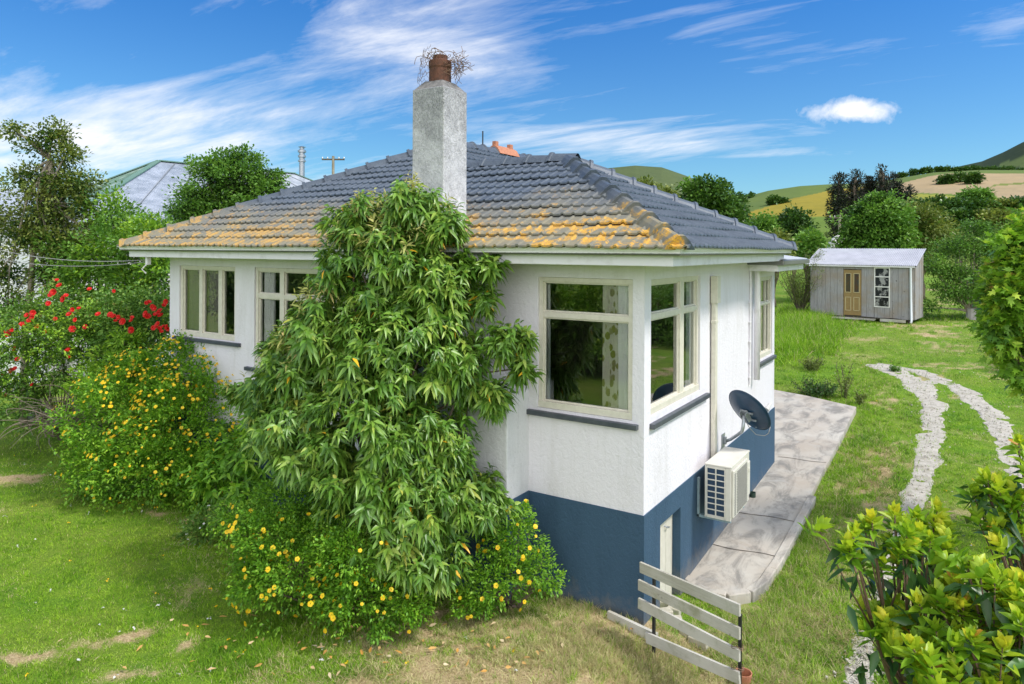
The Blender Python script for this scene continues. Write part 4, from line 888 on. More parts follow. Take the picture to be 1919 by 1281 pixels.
# ------------------------------------------------------------------ neighbours' buildings
def neighbour():
    P = wd(298, 302, 26.); N = thing('house', 'neighbouring white house with worn green and silver corrugated iron hip roof', 'house', (P[0], P[1], 0))
    th = fwd_az - radians(42.0); r = np.array([cos(th), sin(th), 0]); s = np.array([r[1], -r[0], 0])   # s to the right
    hw, hl, rise, LR = 4.6, 4.4, 2.5, 5.6; z1 = P[2]; z0 = z1 - rise; A = np.array([P[0], P[1], z1]); B = A + r * LR
    c = [A - r * hl - s * hw, A - r * hl + s * hw, B + r * hl + s * hw, B + r * hl - s * hw]; c = [np.array([q[0], q[1], z0]) for q in c]
    def iron(name, m, p0, p1, q1, q0, nrm_):
        e = np.array(p1) - np.array(p0); L = np.linalg.norm(e); n_ = int(L / .03); V = []
        for i in range(n_ + 1):
            f = i / n_; h = .012 * sin(f * L * 2 * pi / .12)
            for a_, b_ in ((p0, p1), (q0, q1)): V.append(np.array(a_) + (np.array(b_) - np.array(a_)) * f + np.array([0, 0, h]))
        mb = MB(); mb.add(V, [(2 * i, 2 * i + 2, 2 * i + 3, 2 * i + 1) for i in range(n_)]); return mb.build(name, m, N)
    t = newmat('worn_silver_iron'); sc2 = t.vmap(t.pos, scale=(1.2, 1.2, 2.5)); nn_ = t.noise(sc2, 1.4, 7, .75, .5)
    ms = fin(t, prin(t, t.mix(t.ramp(nn_, [(.4, 0.), (.62, 1.)]), (.42, .46, .52), (.25, .29, .34)), .45, .2))
    t = newmat('worn_green_iron'); nn_ = t.noise(t.pos, 1.2, 7, .75, .5)
    mg = fin(t, prin(t, t.mix(t.ramp(nn_, [(.5, 0.), (.68, 1.)]), (.16, .27, .21), (.50, .57, .56)), .5, .1))
    # battens of green iron run to each hip; triangular ends keep their own corrugation
    iron('silver_slope', ms, c[1], c[2], B, A, None); iron('green_slope', mg, c[0], c[1], A, A, None); iron('rear_slope', ms, c[3], c[0], A, B, None); iron('far_slope', mg, c[2], c[3], B, B, None)
    mb = MB()
    for p_, q_ in ((c[0], A), (c[1], A), (A, B), (c[2], B)): mb.bar(np.array(p_) + (0, 0, .03), np.array(q_) + (0, 0, .03), .20, .04)
    mb.build('ridge_flashing', simple('green_flashing', (.12, .22, .17), .5), N)
    mb = MB()
    for k in range(1, 9):
        f = k / 9; a_ = np.array(c[1]) + (np.array(c[2]) - np.array(c[1])) * f; b_ = A + (B - A) * f; mb.bar(a_ + (0, 0, .02), b_ + (0, 0, .02), .03, .02)
    mb.build('lap_joint', simple('dark_lap_line', (.16, .18, .2), .6), N)  # darker bars laid along the sheet laps of the silver slope
    mb = MB(); zi = .3; q = [c[0] + r * .5 + s * .5, c[1] + r * .5 - s * .5, c[2] - r * .5 - s * .5, c[3] - r * .5 + s * .5]
    for i in range(4):
        a_, b_ = q[i], q[(i + 1) % 4]; mb.add([(a_[0], a_[1], -.2), (b_[0], b_[1], -.2), (b_[0], b_[1], z0), (a_[0], a_[1], z0)], [(0, 1, 2, 3)])
    mb.build('wall', simple('white_board_wall', (.72, .72, .70), .7), N)
    # steel flue standing on the far part of the roof
    f0 = wd(566, 352, 31.); mb = MB(); mb.lathe((f0[0], f0[1], f0[2] - 1.2), [(.12, 0), (.12, 2.35), (.17, 2.36), (.17, 2.42), (.12, 2.45), (.12, 2.55), (.17, 2.56), (.17, 2.64), (.12, 2.66), (.12, 2.76), (.18, 2.78), (.18, 2.86), (.10, 2.9), (.10, 3.0), (.17, 3.01), (0, 3.06)], 16)
    mb.build('flue', M['galv'], N)
neighbour()
P = wd(-10, 338, 19.); mb = MB(); th = fwd_az + radians(8); r = np.array([cos(th), sin(th), 0]); s = np.array([r[1], -r[0], 0])
NB = thing('outbuilding', 'white wall and silver iron roof seen at the far left edge behind the tall tree', 'building', (P[0], P[1], 0))
p0 = np.array([P[0], P[1], 0]); V = [p0 - s * 6 + r * 1.2 + (0, 0, 5.55), p0 + s * .62 + r * 1.2 + (0, 0, 5.45), p0 + s * 1.1 - r * 1.0 + (0, 0, 4.5), p0 - s * 6 - r * 1. + (0, 0, 4.5)]
mb.add(V + [v - np.array([0, 0, .05]) for v in V], [(0, 3, 2, 1), (4, 5, 6, 7), (0, 1, 5, 4), (1, 2, 6, 5), (2, 3, 7, 6), (3, 0, 4, 7)]); mb.build('roof', simple('silver_iron', (.45, .50, .55), .4, (.3, .34, .38), 3, metal=.2), NB)
mb = MB(); q = [p0 - s * 6 - r * .8, p0 + s * .9 - r * .8, p0 + s * .9 + r * 3, p0 - s * 6 + r * 3]
for i in range(4):
    a_, b_ = q[i], q[(i + 1) % 4]; mb.add([(a_[0], a_[1], -.2), (b_[0], b_[1], -.2), (b_[0], b_[1], 4.5), (a_[0], a_[1], 4.5)], [(0, 1, 2, 3)])
mb.build('wall', simple('white_weatherboard', (.74, .76, .76), .7), NB)
def pole(label, u, vt, vb, d, arm=True):
    t_ = wd(u, vt, d); b_ = wd(u, vb, d); g_ = float(hz(t_[0], t_[1])); o = thing('utility_pole', label, 'utility pole', (t_[0], t_[1], g_), 'utility poles')
    mb = MB(); mb.tube([(t_[0], t_[1], g_ - .5), (t_[0], t_[1], t_[2])], [.17 * d / 80 + .03, .12 * d / 80 + .02], 8); mb.build('pole', M['pale_bark'], o)
    if arm:
        rt = np.array([cos(YAW), sin(YAW), 0])
        for dz in ((.35, 1.0), (-1.7, .8)) if d > 50 and arm == 2 else ((.35, 1.),): MB().bar(np.array(t_) - rt * dz[1] - (0, 0, .3 if dz[0] > 0 else 2.0), np.array(t_) + rt * dz[1] - (0, 0, .3 if dz[0] > 0 else 2.0), .12, .13).build('crossarm', M['dark_wood'], o)
        im = simple('insulator_%d' % int(u), (.5, .5, .48), .3)
        for k in (-.95, -.5, .5, .95): MB().lathe(np.array(t_) + rt * k - (0, 0, .24), [(.0, 0), (.05, 0), (.06, .1), (.03, .16), (0, .16)], 8).build('insulator', im, o)
pole('timber power pole with two crossarms rising behind the left roof slope', 625, 292, 340, 62, 2)
pole('pale power pole standing among the pines on the hill', 1650, 318, 370, 150, 1)
pole('thin pole with stays beside the white tank', 1574, 402, 450, 70, 1)
tk = wd(1573, 470, 62.); gk = float(hz(tk[0], tk[1])); mb = MB(); mb.lathe((tk[0], tk[1], gk), [(1.0, 0), (1.0, 1.9), (.9, 2.15), (.5, 2.5), (0, 2.65)], 20)
zt_ = 3.8 - (439 - 471) / 1315 * 62; s_ = (zt_ - gk) / 2.65
mb = MB(); mb.lathe((tk[0], tk[1], gk), [(1.0, 0), (1.0, 1.9 * s_), (.9, 2.15 * s_), (.5, 2.45 * s_), (0, 2.65 * s_)], 20)
tag(mb.build('water_tank', simple('cream_tank', (.66, .64, .58), .6), loc=(tk[0], tk[1], gk)), 'small round cream water tank in the paddock left of the big trees', 'water tank')

# ------------------------------------------------------------------ foliage helpers (numpy)
RG = np.random.default_rng(11)
RT_ = np.array([cos(YAW), sin(YAW), 0]); FW_ = np.array([-sin(YAW), cos(YAW), 0]); UP_ = np.array([0, 0, 1.])
def unit(v): return v / (np.linalg.norm(v, axis=-1, keepdims=True) + 1e-9)
def sph(n): return unit(RG.normal(size=(n, 3)))
def leaves(name, P, D, L, W_, r, mat, parent, shape='leaf', droop=.25, up=None, fold=.18):
    n = len(P); D = unit(D); N = up if up is not None else unit(UP_ + .45 * RG.normal(size=(n, 3)))
    S_ = np.cross(D, N); S_ = unit(S_ + 1e-4); N = np.cross(S_, D); L = np.broadcast_to(L, n)[:, None]; W_ = np.broadcast_to(W_, n)[:, None] / 2
    dz = np.array([0, 0, -1.])
    def pt(t, w_, f=0): return P + D * L * t + S_ * W_ * w_ + N * W_ * f + dz * droop * L * t * t
    if shape == 'leaf':
        V = np.stack([pt(0, 0), pt(.33, 1, fold), pt(.33, -1, fold), pt(.36, 0, -fold), pt(.70, .62, fold * .6), pt(.70, -.62, fold * .6), pt(.70, 0, -fold * .5), pt(1, 0)], 1).reshape(-1, 3)
        b = np.arange(n)[:, None] * 8
        T_ = np.concatenate([b + [0, 3, 1], b + [0, 2, 3], b + [4, 6, 7], b + [6, 5, 7]]); Q = np.concatenate([b + [1, 3, 6, 4], b + [3, 2, 5, 6]]); k = 8
    elif shape == 'wide':
        V = np.stack([pt(0, 0), pt(.25, .85, fold), pt(.25, -.85, fold), pt(.6, 1, 0), pt(.6, -1, 0), pt(1, 0)], 1).reshape(-1, 3)
        b = np.arange(n)[:, None] * 6; T_ = np.concatenate([b + [0, 2, 1], b + [3, 4, 5]]); Q = b + [1, 2, 4, 3]; k = 6
    elif shape == 'star':      # lobed, maple-like
        V = np.stack([pt(0, 0), pt(.25, 1.0, .1), pt(.42, .42), pt(.75, .75, .1), pt(.66, .25), pt(1.05, 0), pt(.66, -.25), pt(.75, -.75, .1), pt(.42, -.42), pt(.25, -1.0, .1)], 1).reshape(-1, 3)
        b = np.arange(n)[:, None] * 10; T_ = np.concatenate([b + [0, 2, 1], b + [2, 4, 3], b + [4, 6, 5], b + [6, 8, 7], b + [0, 9, 8], b + [0, 8, 2]]); Q = b + [2, 8, 6, 4]; k = 10
    else:
        V = np.stack([pt(0, 0), pt(.5, 1, .15), pt(1, 0), pt(.5, -1, .15)], 1).reshape(-1, 3); b = np.arange(n)[:, None] * 4
        T_ = None; Q = b + [0, 1, 2, 3]; k = 4
    return npmesh(name, V, quads=Q, tris=T_, m=mat, parent=parent, attrs={'rnd': np.repeat(np.clip(r, 0, 1), k)})
def PCl(u, v, ru, rv, d, rd=None):
    c = wd(u, v, d); return (c, np.array([ru * d / FPX, rd if rd is not None else ru * d / FPX, rv * d / FPX]))
def offs(k, r): return RT_ * (k[:, :1] * r[0]) + FW_ * (k[:, 1:2] * r[1]) + UP_ * (k[:, 2:] * r[2])
def subs(clumps, dens, shell=(.72, 1.0), under=.5):
    """centres of leaf clusters over the outside of every clump, thinner underneath; and how far out each is"""
    C_, O_ = [], []
    for c, r in clumps:
        a = 4 * pi * ((r[0] * r[1]) ** 1.6 / 3 + (r[0] * r[2]) ** 1.6 / 3 + (r[1] * r[2]) ** 1.6 / 3) ** (1 / 1.6); n = max(3, int(a * dens))
        k = sph(n); k = k[(k[:, 2] > -.3) | (RG.random(n) < under)]
        f = RG.uniform(*shell, len(k))[:, None]; wob = 1 + .22 * np.sin(k[:, :1] * 5 + k[:, 1:2] * 4 + c[0] * 9) * np.cos(k[:, 2:] * 6 + c[1] * 7)
        C_.append(c + offs(k * f * wob, r)); O_.append(unit(offs(k, r)))
    return np.concatenate(C_), np.concatenate(O_)
def foliage(name, clumps, dens, m, L, W_, sr, mat, parent, shape='diamond', droop=.25, shell=(.6, 1.), outw=.6, under=.5, seedtone=.45, upw=.25):
    """m leaves round each cluster centre"""
    C_, O_ = subs(clumps, dens, shell, under); n = len(C_)
    tone = RG.random(n); q = sph(n * m) * (RG.random((n * m, 1)) ** .45); S_ = RG.uniform(.7, 1.3, (n, 1))
    P = np.repeat(C_, m, 0) + q * np.repeat(sr * S_, m, 0) * [1, 1, .75]
    D = q * .7 + np.repeat(O_, m, 0) * outw + RG.normal(size=(n * m, 3)) * .45 + [0, 0, upw]
    r = np.repeat(tone, m) * seedtone + RG.random(n * m) * (1 - seedtone)
    return leaves(name, P, D, L * RG.uniform(.7, 1.25, n * m), W_ * RG.uniform(.8, 1.2, n * m), r, mat, parent, shape, droop)
def limbs(name, base, clumps, r0, mat, parent, fork=.45, per=2, sway=.12, straight=None):
    mb = MB(); rr_ = random.Random(int(abs(base[0] * 131 + base[1] * 17)) + 3)
    top = np.mean([c for c, r in clumps], 0); fk = np.array(base) + (top - base) * fork; fk[:2] = np.array(base)[:2] + (top - base)[:2] * fork * .7
    if straight is not None: pts = [np.array(p, float) for p in straight]
    else: pts = [np.array(base, float) + (fk - base) * t + np.array([rr_.gauss(0, sway), rr_.gauss(0, sway), 0]) * t * (1 - t) * 2 for t in np.linspace(0, 1, 6)]
    n = len(pts); mb.tube(pts, [r0 * (1.25 if i == 0 else 1 - .45 * i / n) for i in range(n)], 8)
    for c, r in clumps:
        for k in range(per):
            j = rr_.randint(max(1, n - 3), n - 1); a = pts[j]; off = np.array([rr_.uniform(-.5, .5) for _ in range(3)]) * r; b = np.array(c) + off * (k > 0)
            m_ = (a + b) / 2 + np.array([rr_.gauss(0, 1), rr_.gauss(0, 1), rr_.uniform(.2, 1)]) * np.linalg.norm(b - a) * .08
            mb.tube([a, a * .4 + m_ * .6 + (0, 0, .0), m_ * .5 + b * .5, b], [r0 * .5, r0 * .36, r0 * .22, r0 * .07], 6)
    return mb.build(name, mat, parent, smooth=True)
def flower_mesh(name, mat, size, petals=5, layers=1):
    rr_ = random.Random(size * 1000); V, F, A = [], [], []
    for l in range(layers):
        for k in range(petals):
            th = 2 * pi * (k + l * .5) / petals; s = size * (1 - l * .28); e = .25 + l * .5; b = len(V); w_ = .55
            d = np.array([cos(th), sin(th), 0]); t_ = np.array([-sin(th), cos(th), 0])
            for a_, s_, z in ((0.08, 0, 0), (.6, w_, .28 * e), (1., .3, .55 * e), (1., -.3, .55 * e), (.6, -w_, .28 * e)): V.append((d * a_ + t_ * s_ + [0, 0, z]) * s)
            F.append((b, b + 1, b + 2, b + 3, b + 4)); A += [rr_.random()] * 5
    me = bpy.data.meshes.new(name); me.from_pydata([tuple(v) for v in V], [], F); me.materials.append(mat)
    at = me.attributes.new('rnd', 'FLOAT', 'POINT'); at.data.foreach_set('value', np.array(A, np.float32)); return me
def flowers(me, P, D, parent, most=100, name='flower'):
    """nearest ones are parts of their own, the rest one part"""
    d = (P - CAM) @ FW_; o_ = np.argsort(d); P = P[o_]; D = unit(D[o_])
    for i in range(min(most, len(P))):
        o = bpy.data.objects.new(name, me); COL.objects.link(o); o.parent = parent; s = RG.uniform(.65, 1.25)
        o.location = P[i] - ORG[parent.name]; o.rotation_euler = Vector(D[i]).to_track_quat('Z', 'Y').to_euler(); o.scale = (s, s, s)
    if len(P) > most:
        base = np.array([v.co[:] for v in me.vertices]); fc = [tuple(p.vertices) for p in me.polygons]; mb = MB()
        for p, dd in zip(P[most:], D[most:]):
            R_ = np.array(Vector(dd).to_track_quat('Z', 'Y').to_matrix()); mb.add(base @ R_.T + p, fc)
        o = mb.build(name + 's', me.materials[0], parent); o['kind'] = 'stuff'
        at = o.data.attributes.new('rnd', 'FLOAT', 'POINT'); at.data.foreach_set('value', np.random.default_rng(1).random(len(o.data.vertices)).astype(np.float32))
def gbase(u, d): p = wd(u, 600, d); return np.array([p[0], p[1], float(hz(p[0], p[1]))])
def plant(name, label, cat, base, group=None): return thing(name, label, cat, base, group)

# ------------------------------------------------------------------ the big long-leaved shrub against the chimney
B = gbase(740, 7.75)
BS = plant('shrub', 'tall shrub of long pointed drooping leaves growing up in front of the chimney', 'shrub', B)
cl = [PCl(770, 395, 55, 48, 7.75, .38), PCl(835, 440, 38, 55, 7.7, .35), PCl(672, 415, 50, 48, 7.8, .36), PCl(655, 500, 62, 62, 7.8, .45), PCl(735, 520, 115, 95, 7.7, .5), PCl(825, 545, 62, 80, 7.6, .45),
      PCl(615, 620, 80, 70, 7.8, .55), PCl(750, 650, 140, 100, 7.5, .6), PCl(860, 690, 52, 55, 7.5, .4), PCl(560, 705, 56, 48, 7.8, .5), PCl(565, 790, 82, 62, 7.6, .55), PCl(690, 790, 120, 95, 7.35, .65),
      PCl(800, 830, 84, 82, 7.35, .5), PCl(885, 935, 62, 46, 7.3, .42), PCl(770, 925, 108, 82, 7.15, .5), PCl(790, 1040, 80, 58, 7.0, .34), PCl(585, 845, 60, 36, 7.5, .5), PCl(680, 900, 80, 66, 7.2, .5), PCl(730, 1000, 60, 50, 6.95, .35), PCl(510, 790, 36, 50, 7.9, .4), PCl(505, 720, 34, 36, 8., .35)]
br_ = [PCl(915, 500, 42, 22, 7.55, .2), PCl(955, 640, 46, 34, 7.3, .25), PCl(978, 690, 24, 26, 7.3, .15), PCl(465, 735, 45, 16, 8.2, .2), PCl(905, 560, 24, 30, 7.6, .2), PCl(925, 745, 26, 40, 7.4, .2), PCl(520, 650, 28, 25, 8., .2)]
limbs('stem', B, cl[4:13] + cl[:3], .055, M['bark'], BS, .25, 2, .1)
def whorls(clumps, dens, name, mat, parent, Lf, Wf, per, shell, droop=.55, tone=.5, upax=.55):
    C_, O_ = subs(clumps, dens, shell, .75); q = fbm((C_ @ RT_) * 3.4 + 40, C_[:, 2] * 3.4 + 40, 15, 2) > .27; C_, O_ = C_[q], O_[q]; n = len(C_); ax_ = unit(O_ * .8 + UP_ * upax + RG.normal(size=(n, 3)) * .3)
    a = unit(np.cross(ax_, UP_ + .01)); b = np.cross(ax_, a); m = per
    ph = (np.tile(np.arange(m) * 2.4, n) + np.repeat(RG.random(n) * 6.28, m))[:, None]; t = np.tile(np.linspace(0, 1, m), n)[:, None]
    A, Bx, X_ = (np.repeat(q, m, 0) for q in (a, b, ax_)); sc_ = np.repeat(RG.uniform(.6, 1.25, n), m)
    D = (A * np.cos(ph) + Bx * np.sin(ph)) * (1.0 - .45 * t) + X_ * (.15 + .75 * t) + [0, 0, -.36] + RG.normal(size=(n * m, 3)) * .22
    P = np.repeat(C_, m, 0) + X_ * (t - .6) * .15 * (Lf / .17)
    r = np.clip(np.repeat(RG.random(n), m) * tone + RG.random(n * m) * (1 - tone), 0, .96); r[RG.random(n * m) < .005] = 1.
    L = Lf * sc_ * RG.uniform(.75, 1.2, n * m) * (1.1 - .35 * t[:, 0])
    return leaves(name, P, D, L, Wf * sc_, r, mat, parent, 'leaf', droop, unit(X_ + .25 * RG.normal(size=(n * m, 3))))
whorls(cl, 72, 'foliage', M['long_leaf'], BS, .132, .038, 13, (.70, 1.12), .5)
whorls(cl, 34, 'inner_foliage', M['long_leaf'], BS, .15, .040, 9, (.30, .74), .4)
whorls(br_, 120, 'branch_foliage', M['long_leaf'], BS, .145, .040, 11, (.2, 1.), .4)
whorls([PCl(770, 350, 30, 22, 7.75, .15), PCl(690, 385, 50, 28, 7.8, .3), PCl(840, 400, 30, 30, 7.7, .2), PCl(640, 440, 35, 30, 7.8, .3), PCl(600, 560, 45, 35, 7.7, .3), PCl(560, 640, 60, 40, 7.6, .3), PCl(455, 720, 45, 18, 8.2, .2), PCl(740, 450, 110, 60, 7.6, .3)], 26, 'new_growth', M['young_leaf'], BS, .13, .026, 10, (.5, 1.05), .25, .5, 1.2)
mb = MB()
for u, v, d in ((905, 500, 7.6), (950, 640, 7.35), (975, 690, 7.3), (455, 730, 8.2), (920, 745, 7.4)):
    a = wd(760, v + 60, 7.7); b = wd(u, v, d); mb.tube([a, (a + b) / 2 + (0, 0, .1), b], [.02, .013, .006], 5)
mb.build('branch', M['bark'], BS, smooth=True)

# ------------------------------------------------------------------ yellow-flowered shrubs
FY = flower_mesh('flower', M['yellow_petal'], .023)
def hyper(label, base, clumps, nfl, dens=42, flw=None, size=.048, m=26, band=None, sr=.10):
    o = plant('flowering_shrub', label, 'shrub', base, 'yellow flowering shrubs')
    foliage('foliage', clumps, dens, m, size, size * .52, sr, M['hyper'], o, 'diamond', .15, (.70, 1.04), .9, .6)
    foliage('inner_foliage', clumps, dens * .5, m, size, size * .55, sr, M['hyper'], o, 'diamond', .15, (.3, .72), .9, .6)
    C_, O_ = subs(clumps, 14, (.9, 1.2), .2); k = RG.choice(len(C_), min(len(C_), nfl), False); sel = O_[k]
    P_ = C_[k][:, None] - np.arange(8)[None, :, None] * 0
    leaves('tip_leaves', np.repeat(C_[k], 14, 0) - np.repeat(sel, 14, 0) * RG.uniform(-.08, .2, (len(k) * 14, 1)) + RG.normal(size=(len(k) * 14, 3)) * .012, sph(len(k) * 14) + np.repeat(sel, 14, 0) * .6, size * .9, size * .42, RG.random(len(k) * 14) * .6 + .4, M['hyper'], o)
    C_, O_ = subs(clumps, 90, (.98, 1.08), .4); vis = (O_ @ (-FW_) > -.15); C_, O_ = C_[vis], O_[vis]
    if flw is not None:
        q = C_ - CAM; dd = q @ FW_; u = 960 + FPX * (q @ RT_) / dd; v = 467 - FPX * q[:, 2] / dd
        pw = sum(a * np.exp(-((u - fu) / fr) ** 2 - ((v - fv) / fs) ** 2) for fu, fv, fr, fs, a in flw) + .02
        pw = pw * (.15 + 1.6 * (vnoise(u / 22, v / 22, 4) > .62)); k = RG.choice(len(C_), min(nfl, len(C_)), False, pw / pw.sum())
    else: k = RG.choice(len(C_), nfl, False)
    flowers(FY, C_[k] + O_[k] * .03, O_[k] * .8 - FW_ * .5 + UP_ * .5, o)
    limbs('stem', base, clumps, .02, M['bark'], o, .1, 3); return o
hyper('large rounded yellow-flowered shrub on the lawn below the far left window', gbase(300, 11.1),
      [PCl(330, 705, 112, 62, 11.3, .55), PCl(235, 775, 118, 95, 11.0, .7), PCl(345, 800, 118, 110, 10.7, .7), PCl(190, 875, 75, 72, 10.6, .5), PCl(395, 890, 70, 62, 10.3, .5), PCl(290, 880, 110, 78, 10.4, .6), PCl(405, 720, 40, 50, 11.3, .3), PCl(340, 650, 30, 22, 11.4, .25), PCl(255, 690, 40, 30, 11.3, .3)],
      620, 36, [(300, 680, 130, 60, 1.), (240, 760, 100, 60, .5), (330, 820, 120, 60, .4), (200, 900, 90, 50, .15), (430, 720, 30, 60, .6)], .058, 22, sr=.12)
hyper('yellow-flowered shrub in front of the tall shrub nearest the lawn', gbase(590, 7.3),
      [PCl(505, 1000, 66, 50, 7.2, .35), PCl(560, 1065, 108, 92, 7.1, .45), PCl(670, 1045, 80, 78, 6.85, .35), PCl(680, 1120, 98, 62, 6.85, .36), PCl(470, 1045, 42, 45, 7.3, .25), PCl(590, 970, 60, 40, 7.5, .3), PCl(770, 1125, 52, 44, 6.9, .3), PCl(470, 1090, 40, 40, 7.1, .25), PCl(540, 945, 88, 42, 7.5, .35), PCl(450, 975, 46, 40, 7.5, .3), PCl(640, 970, 50, 40, 7.3, .3)],
      125, 60, [(520, 1060, 60, 50, 1.), (600, 1080, 80, 60, .9), (700, 1080, 70, 50, .4), (560, 1150, 80, 40, .5), (490, 990, 50, 30, .5)], .040, 26, sr=.085)
hyper('small yellow-flowered shrub against the blue base right of the tall shrub', gbase(960, 7.45),
      [PCl(955, 1010, 62, 52, 7.4, .3), PCl(930, 1085, 62, 55, 7.25, .3), PCl(1000, 1060, 36, 42, 7.3, .2), PCl(975, 965, 22, 22, 7.4, .12), PCl(1035, 1085, 26, 22, 7.3, .12), PCl(890, 1120, 45, 32, 7.2, .25)],
      34, 62, None, .038, 24, sr=.08)
# dark green plant with small white flowers, and broad-leaved plant between
B = gbase(400, 9.2); o = plant('garden_plant', 'low dark green plant with small white flowers between the two yellow-flowered shrubs', 'plant', B)
cl = [PCl(395, 985, 42, 42, 9.1, .3), PCl(440, 960, 40, 40, 8.9, .3), PCl(360, 1000, 22, 22, 9.2, .2)]
foliage('foliage', cl, 60, 20, .06, .025, .08, M['rose_leaf'], o, 'leaf', .2, (.4, 1.)); C_, O_ = subs([cl[2], cl[0]], 60, (1., 1.1)); flowers(flower_mesh('flower', M['white_petal'], .016), C_[:30], O_[:30] + UP_, o)
B = gbase(430, 9.9); o = plant('garden_plant', 'bushy plant with large mid-green leaves behind the low white-flowered plant', 'plant', B)
cl = [PCl(430, 850, 45, 60, 9.8, .35), PCl(470, 800, 30, 45, 9.8, .3), PCl(400, 900, 40, 45, 9.6, .3), PCl(490, 860, 45, 55, 9.0, .35), PCl(470, 920, 50, 40, 8.6, .3)]
whorls(cl, 26, 'foliage', M['hyper'], o, .15, .045, 9, (.5, 1.), .3)
limbs('stem', B, cl, .015, M['bark'], o, .1, 2)

# ------------------------------------------------------------------ left side: roses, hedge, trees, dead brush
B = gbase(120, 13.4); RB = plant('rose_bush', 'sprawling rose bush with red blooms at the left edge of the lawn', 'rose bush', B)
cl = [PCl(60, 620, 80, 42, 13.2, .7), PCl(160, 630, 80, 42, 13.2, .7), PCl(40, 690, 80, 55, 12.9, .7), PCl(135, 690, 80, 55, 13., .7), PCl(110, 565, 40, 30, 13.4, .5), PCl(20, 760, 75, 62, 12.7, .6), PCl(30, 600, 50, 40, 13.2, .5), PCl(185, 580, 30, 30, 13.4, .4)]
foliage('foliage', cl, 22, 26, .075, .040, .15, M['rose_leaf'], RB, 'diamond', .2, (.45, 1.12), .6)
foliage('pale_shoots', [PCl(150, 600, 80, 30, 12.8, .4), PCl(60, 640, 90, 40, 12.6, .4), PCl(20, 680, 60, 40, 12.6, .3)], 26, 14, .07, .032, .12, M['lime_leaf'], RB, 'diamond', .2, (.6, 1.2), .6)
limbs('stem', B, cl, .025, M['bark'], RB, .15, 4)
FRm = flower_mesh('bloom', M['red_petal'], .050, 6, 3)
fl1 = [(107, 524), (111, 534), (124, 553), (100, 547), (91, 568), (136, 580), (148, 577), (62, 586), (55, 600), (104, 597), (141, 599), (42, 607), (85, 621), (58, 621), (136, 616), (12, 621), (22, 618), (127, 655), (129, 668), (27, 653), (21, 694), (70, 612), (160, 612), (8, 700), (33, 672), (118, 560), (95, 552), (130, 588), (60, 594), (50, 590), (14, 627), (28, 690), (60, 720), (10, 740)]
P = np.array([wd(u, v, 12.55) for u, v in fl1]); flowers(FRm, P, sph(len(P)) * .5 - FW_ + UP_ * .6, RB, 100, 'bloom')
B = gbase(275, 12.9); RB2 = plant('rose_bush', 'upright rose bush with large clustered red blooms touching the left house corner', 'rose bush', B)
cl = [PCl(270, 580, 40, 40, 12.7, .4), PCl(240, 620, 50, 45, 12.6, .4), PCl(300, 600, 24, 50, 12.5, .2), PCl(215, 580, 40, 34, 12.9, .4), PCl(220, 660, 45, 40, 12.6, .4)]
foliage('foliage', cl, 26, 26, .07, .042, .14, M['rose_leaf'], RB2, 'diamond', .2, (.4, 1.1), .6); limbs('stem', B, cl, .02, M['bark'], RB2, .15, 4)
fl2 = [(214, 545), (168, 541), (213, 592), (222, 594), (207, 589), (248, 594), (246, 600), (246, 618), (275, 567), (280, 565), (289, 577), (286, 574), (297, 585), (301, 590), (292, 588), (311, 565), (308, 571), (273, 588), (277, 592), (300, 614), (306, 611), (312, 612), (293, 610), (288, 614), (303, 620), (184, 588), (230, 602), (217, 600), (300, 581), (315, 616), (296, 606)]
P = np.array([wd(u, v, 12.25) for u, v in fl2]); flowers(FRm, P, sph(len(P)) * .5 - FW_ + UP_ * .6, RB2, 100, 'bloom')
B = gbase(250, 14.6); o = plant('hedge', 'thick light green hedge behind the roses left of the house', 'hedge', B)
cl = [PCl(235, 470, 75, 60, 14.8, .9), PCl(280, 450, 42, 55, 14.2, .6), PCl(180, 520, 60, 50, 14.8, .8), PCl(265, 545, 70, 60, 14.3, .8), PCl(220, 400, 36, 34, 15.2, .5), PCl(150, 590, 70, 50, 14.6, .7), PCl(240, 630, 80, 60, 14., .7), PCl(120, 480, 40, 40, 15.2, .6), PCl(300, 500, 25, 60, 13.9, .4), PCl(305, 610, 15, 50, 13.4, .3)]
foliage('foliage', cl, 15, 34, .10, .045, .26, M['mid_leaf'], o, 'diamond', .2, (.5, 1.16), .6); foliage('lime_inner_foliage', cl, 8, 30, .11, .05, .26, M['lime_leaf'], o, 'diamond', .2, (.3, .95), .6)  # lime leaves fill the hedge inside its mid-green outer layer
limbs('stem', B, cl, .05, M['bark'], o, .2, 2)
B = gbase(200, 12.3); o = plant('shrub', 'fresh green leafy shrub between the roses and the large yellow-flowered shrub', 'shrub', B)
cl = [PCl(215, 680, 42, 32, 12.1, .3), PCl(175, 720, 40, 38, 12.1, .35), PCl(240, 640, 30, 22, 12.2, .3)]
foliage('foliage', cl, 34, 22, .10, .035, .13, M['lime_leaf'], o, 'leaf', .3, (.5, 1.1), .7); limbs('stem', B, cl, .02, M['bark'], o, .2, 2)
def tree(name, label, u, d, clumps, dens, m, L, W_, sr, mat, r0, cat='tree', group=None, bark='bark', straight=None, shape='diamond', per=2, under=.5, shell=(.4, 1.1), fork=.45, base=None, upw=.25, inner=None):
    B = gbase(u, d) if base is None else base; o = plant(name, label, cat, B, group); foliage('crown', clumps, dens, m, L, W_, sr, mat, o, shape, .2, shell, .6, under, .5, upw)
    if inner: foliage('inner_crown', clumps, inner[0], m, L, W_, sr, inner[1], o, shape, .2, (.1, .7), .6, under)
    limbs('trunk', B, clumps, r0, M[bark], o, fork, per, .15, straight); return o
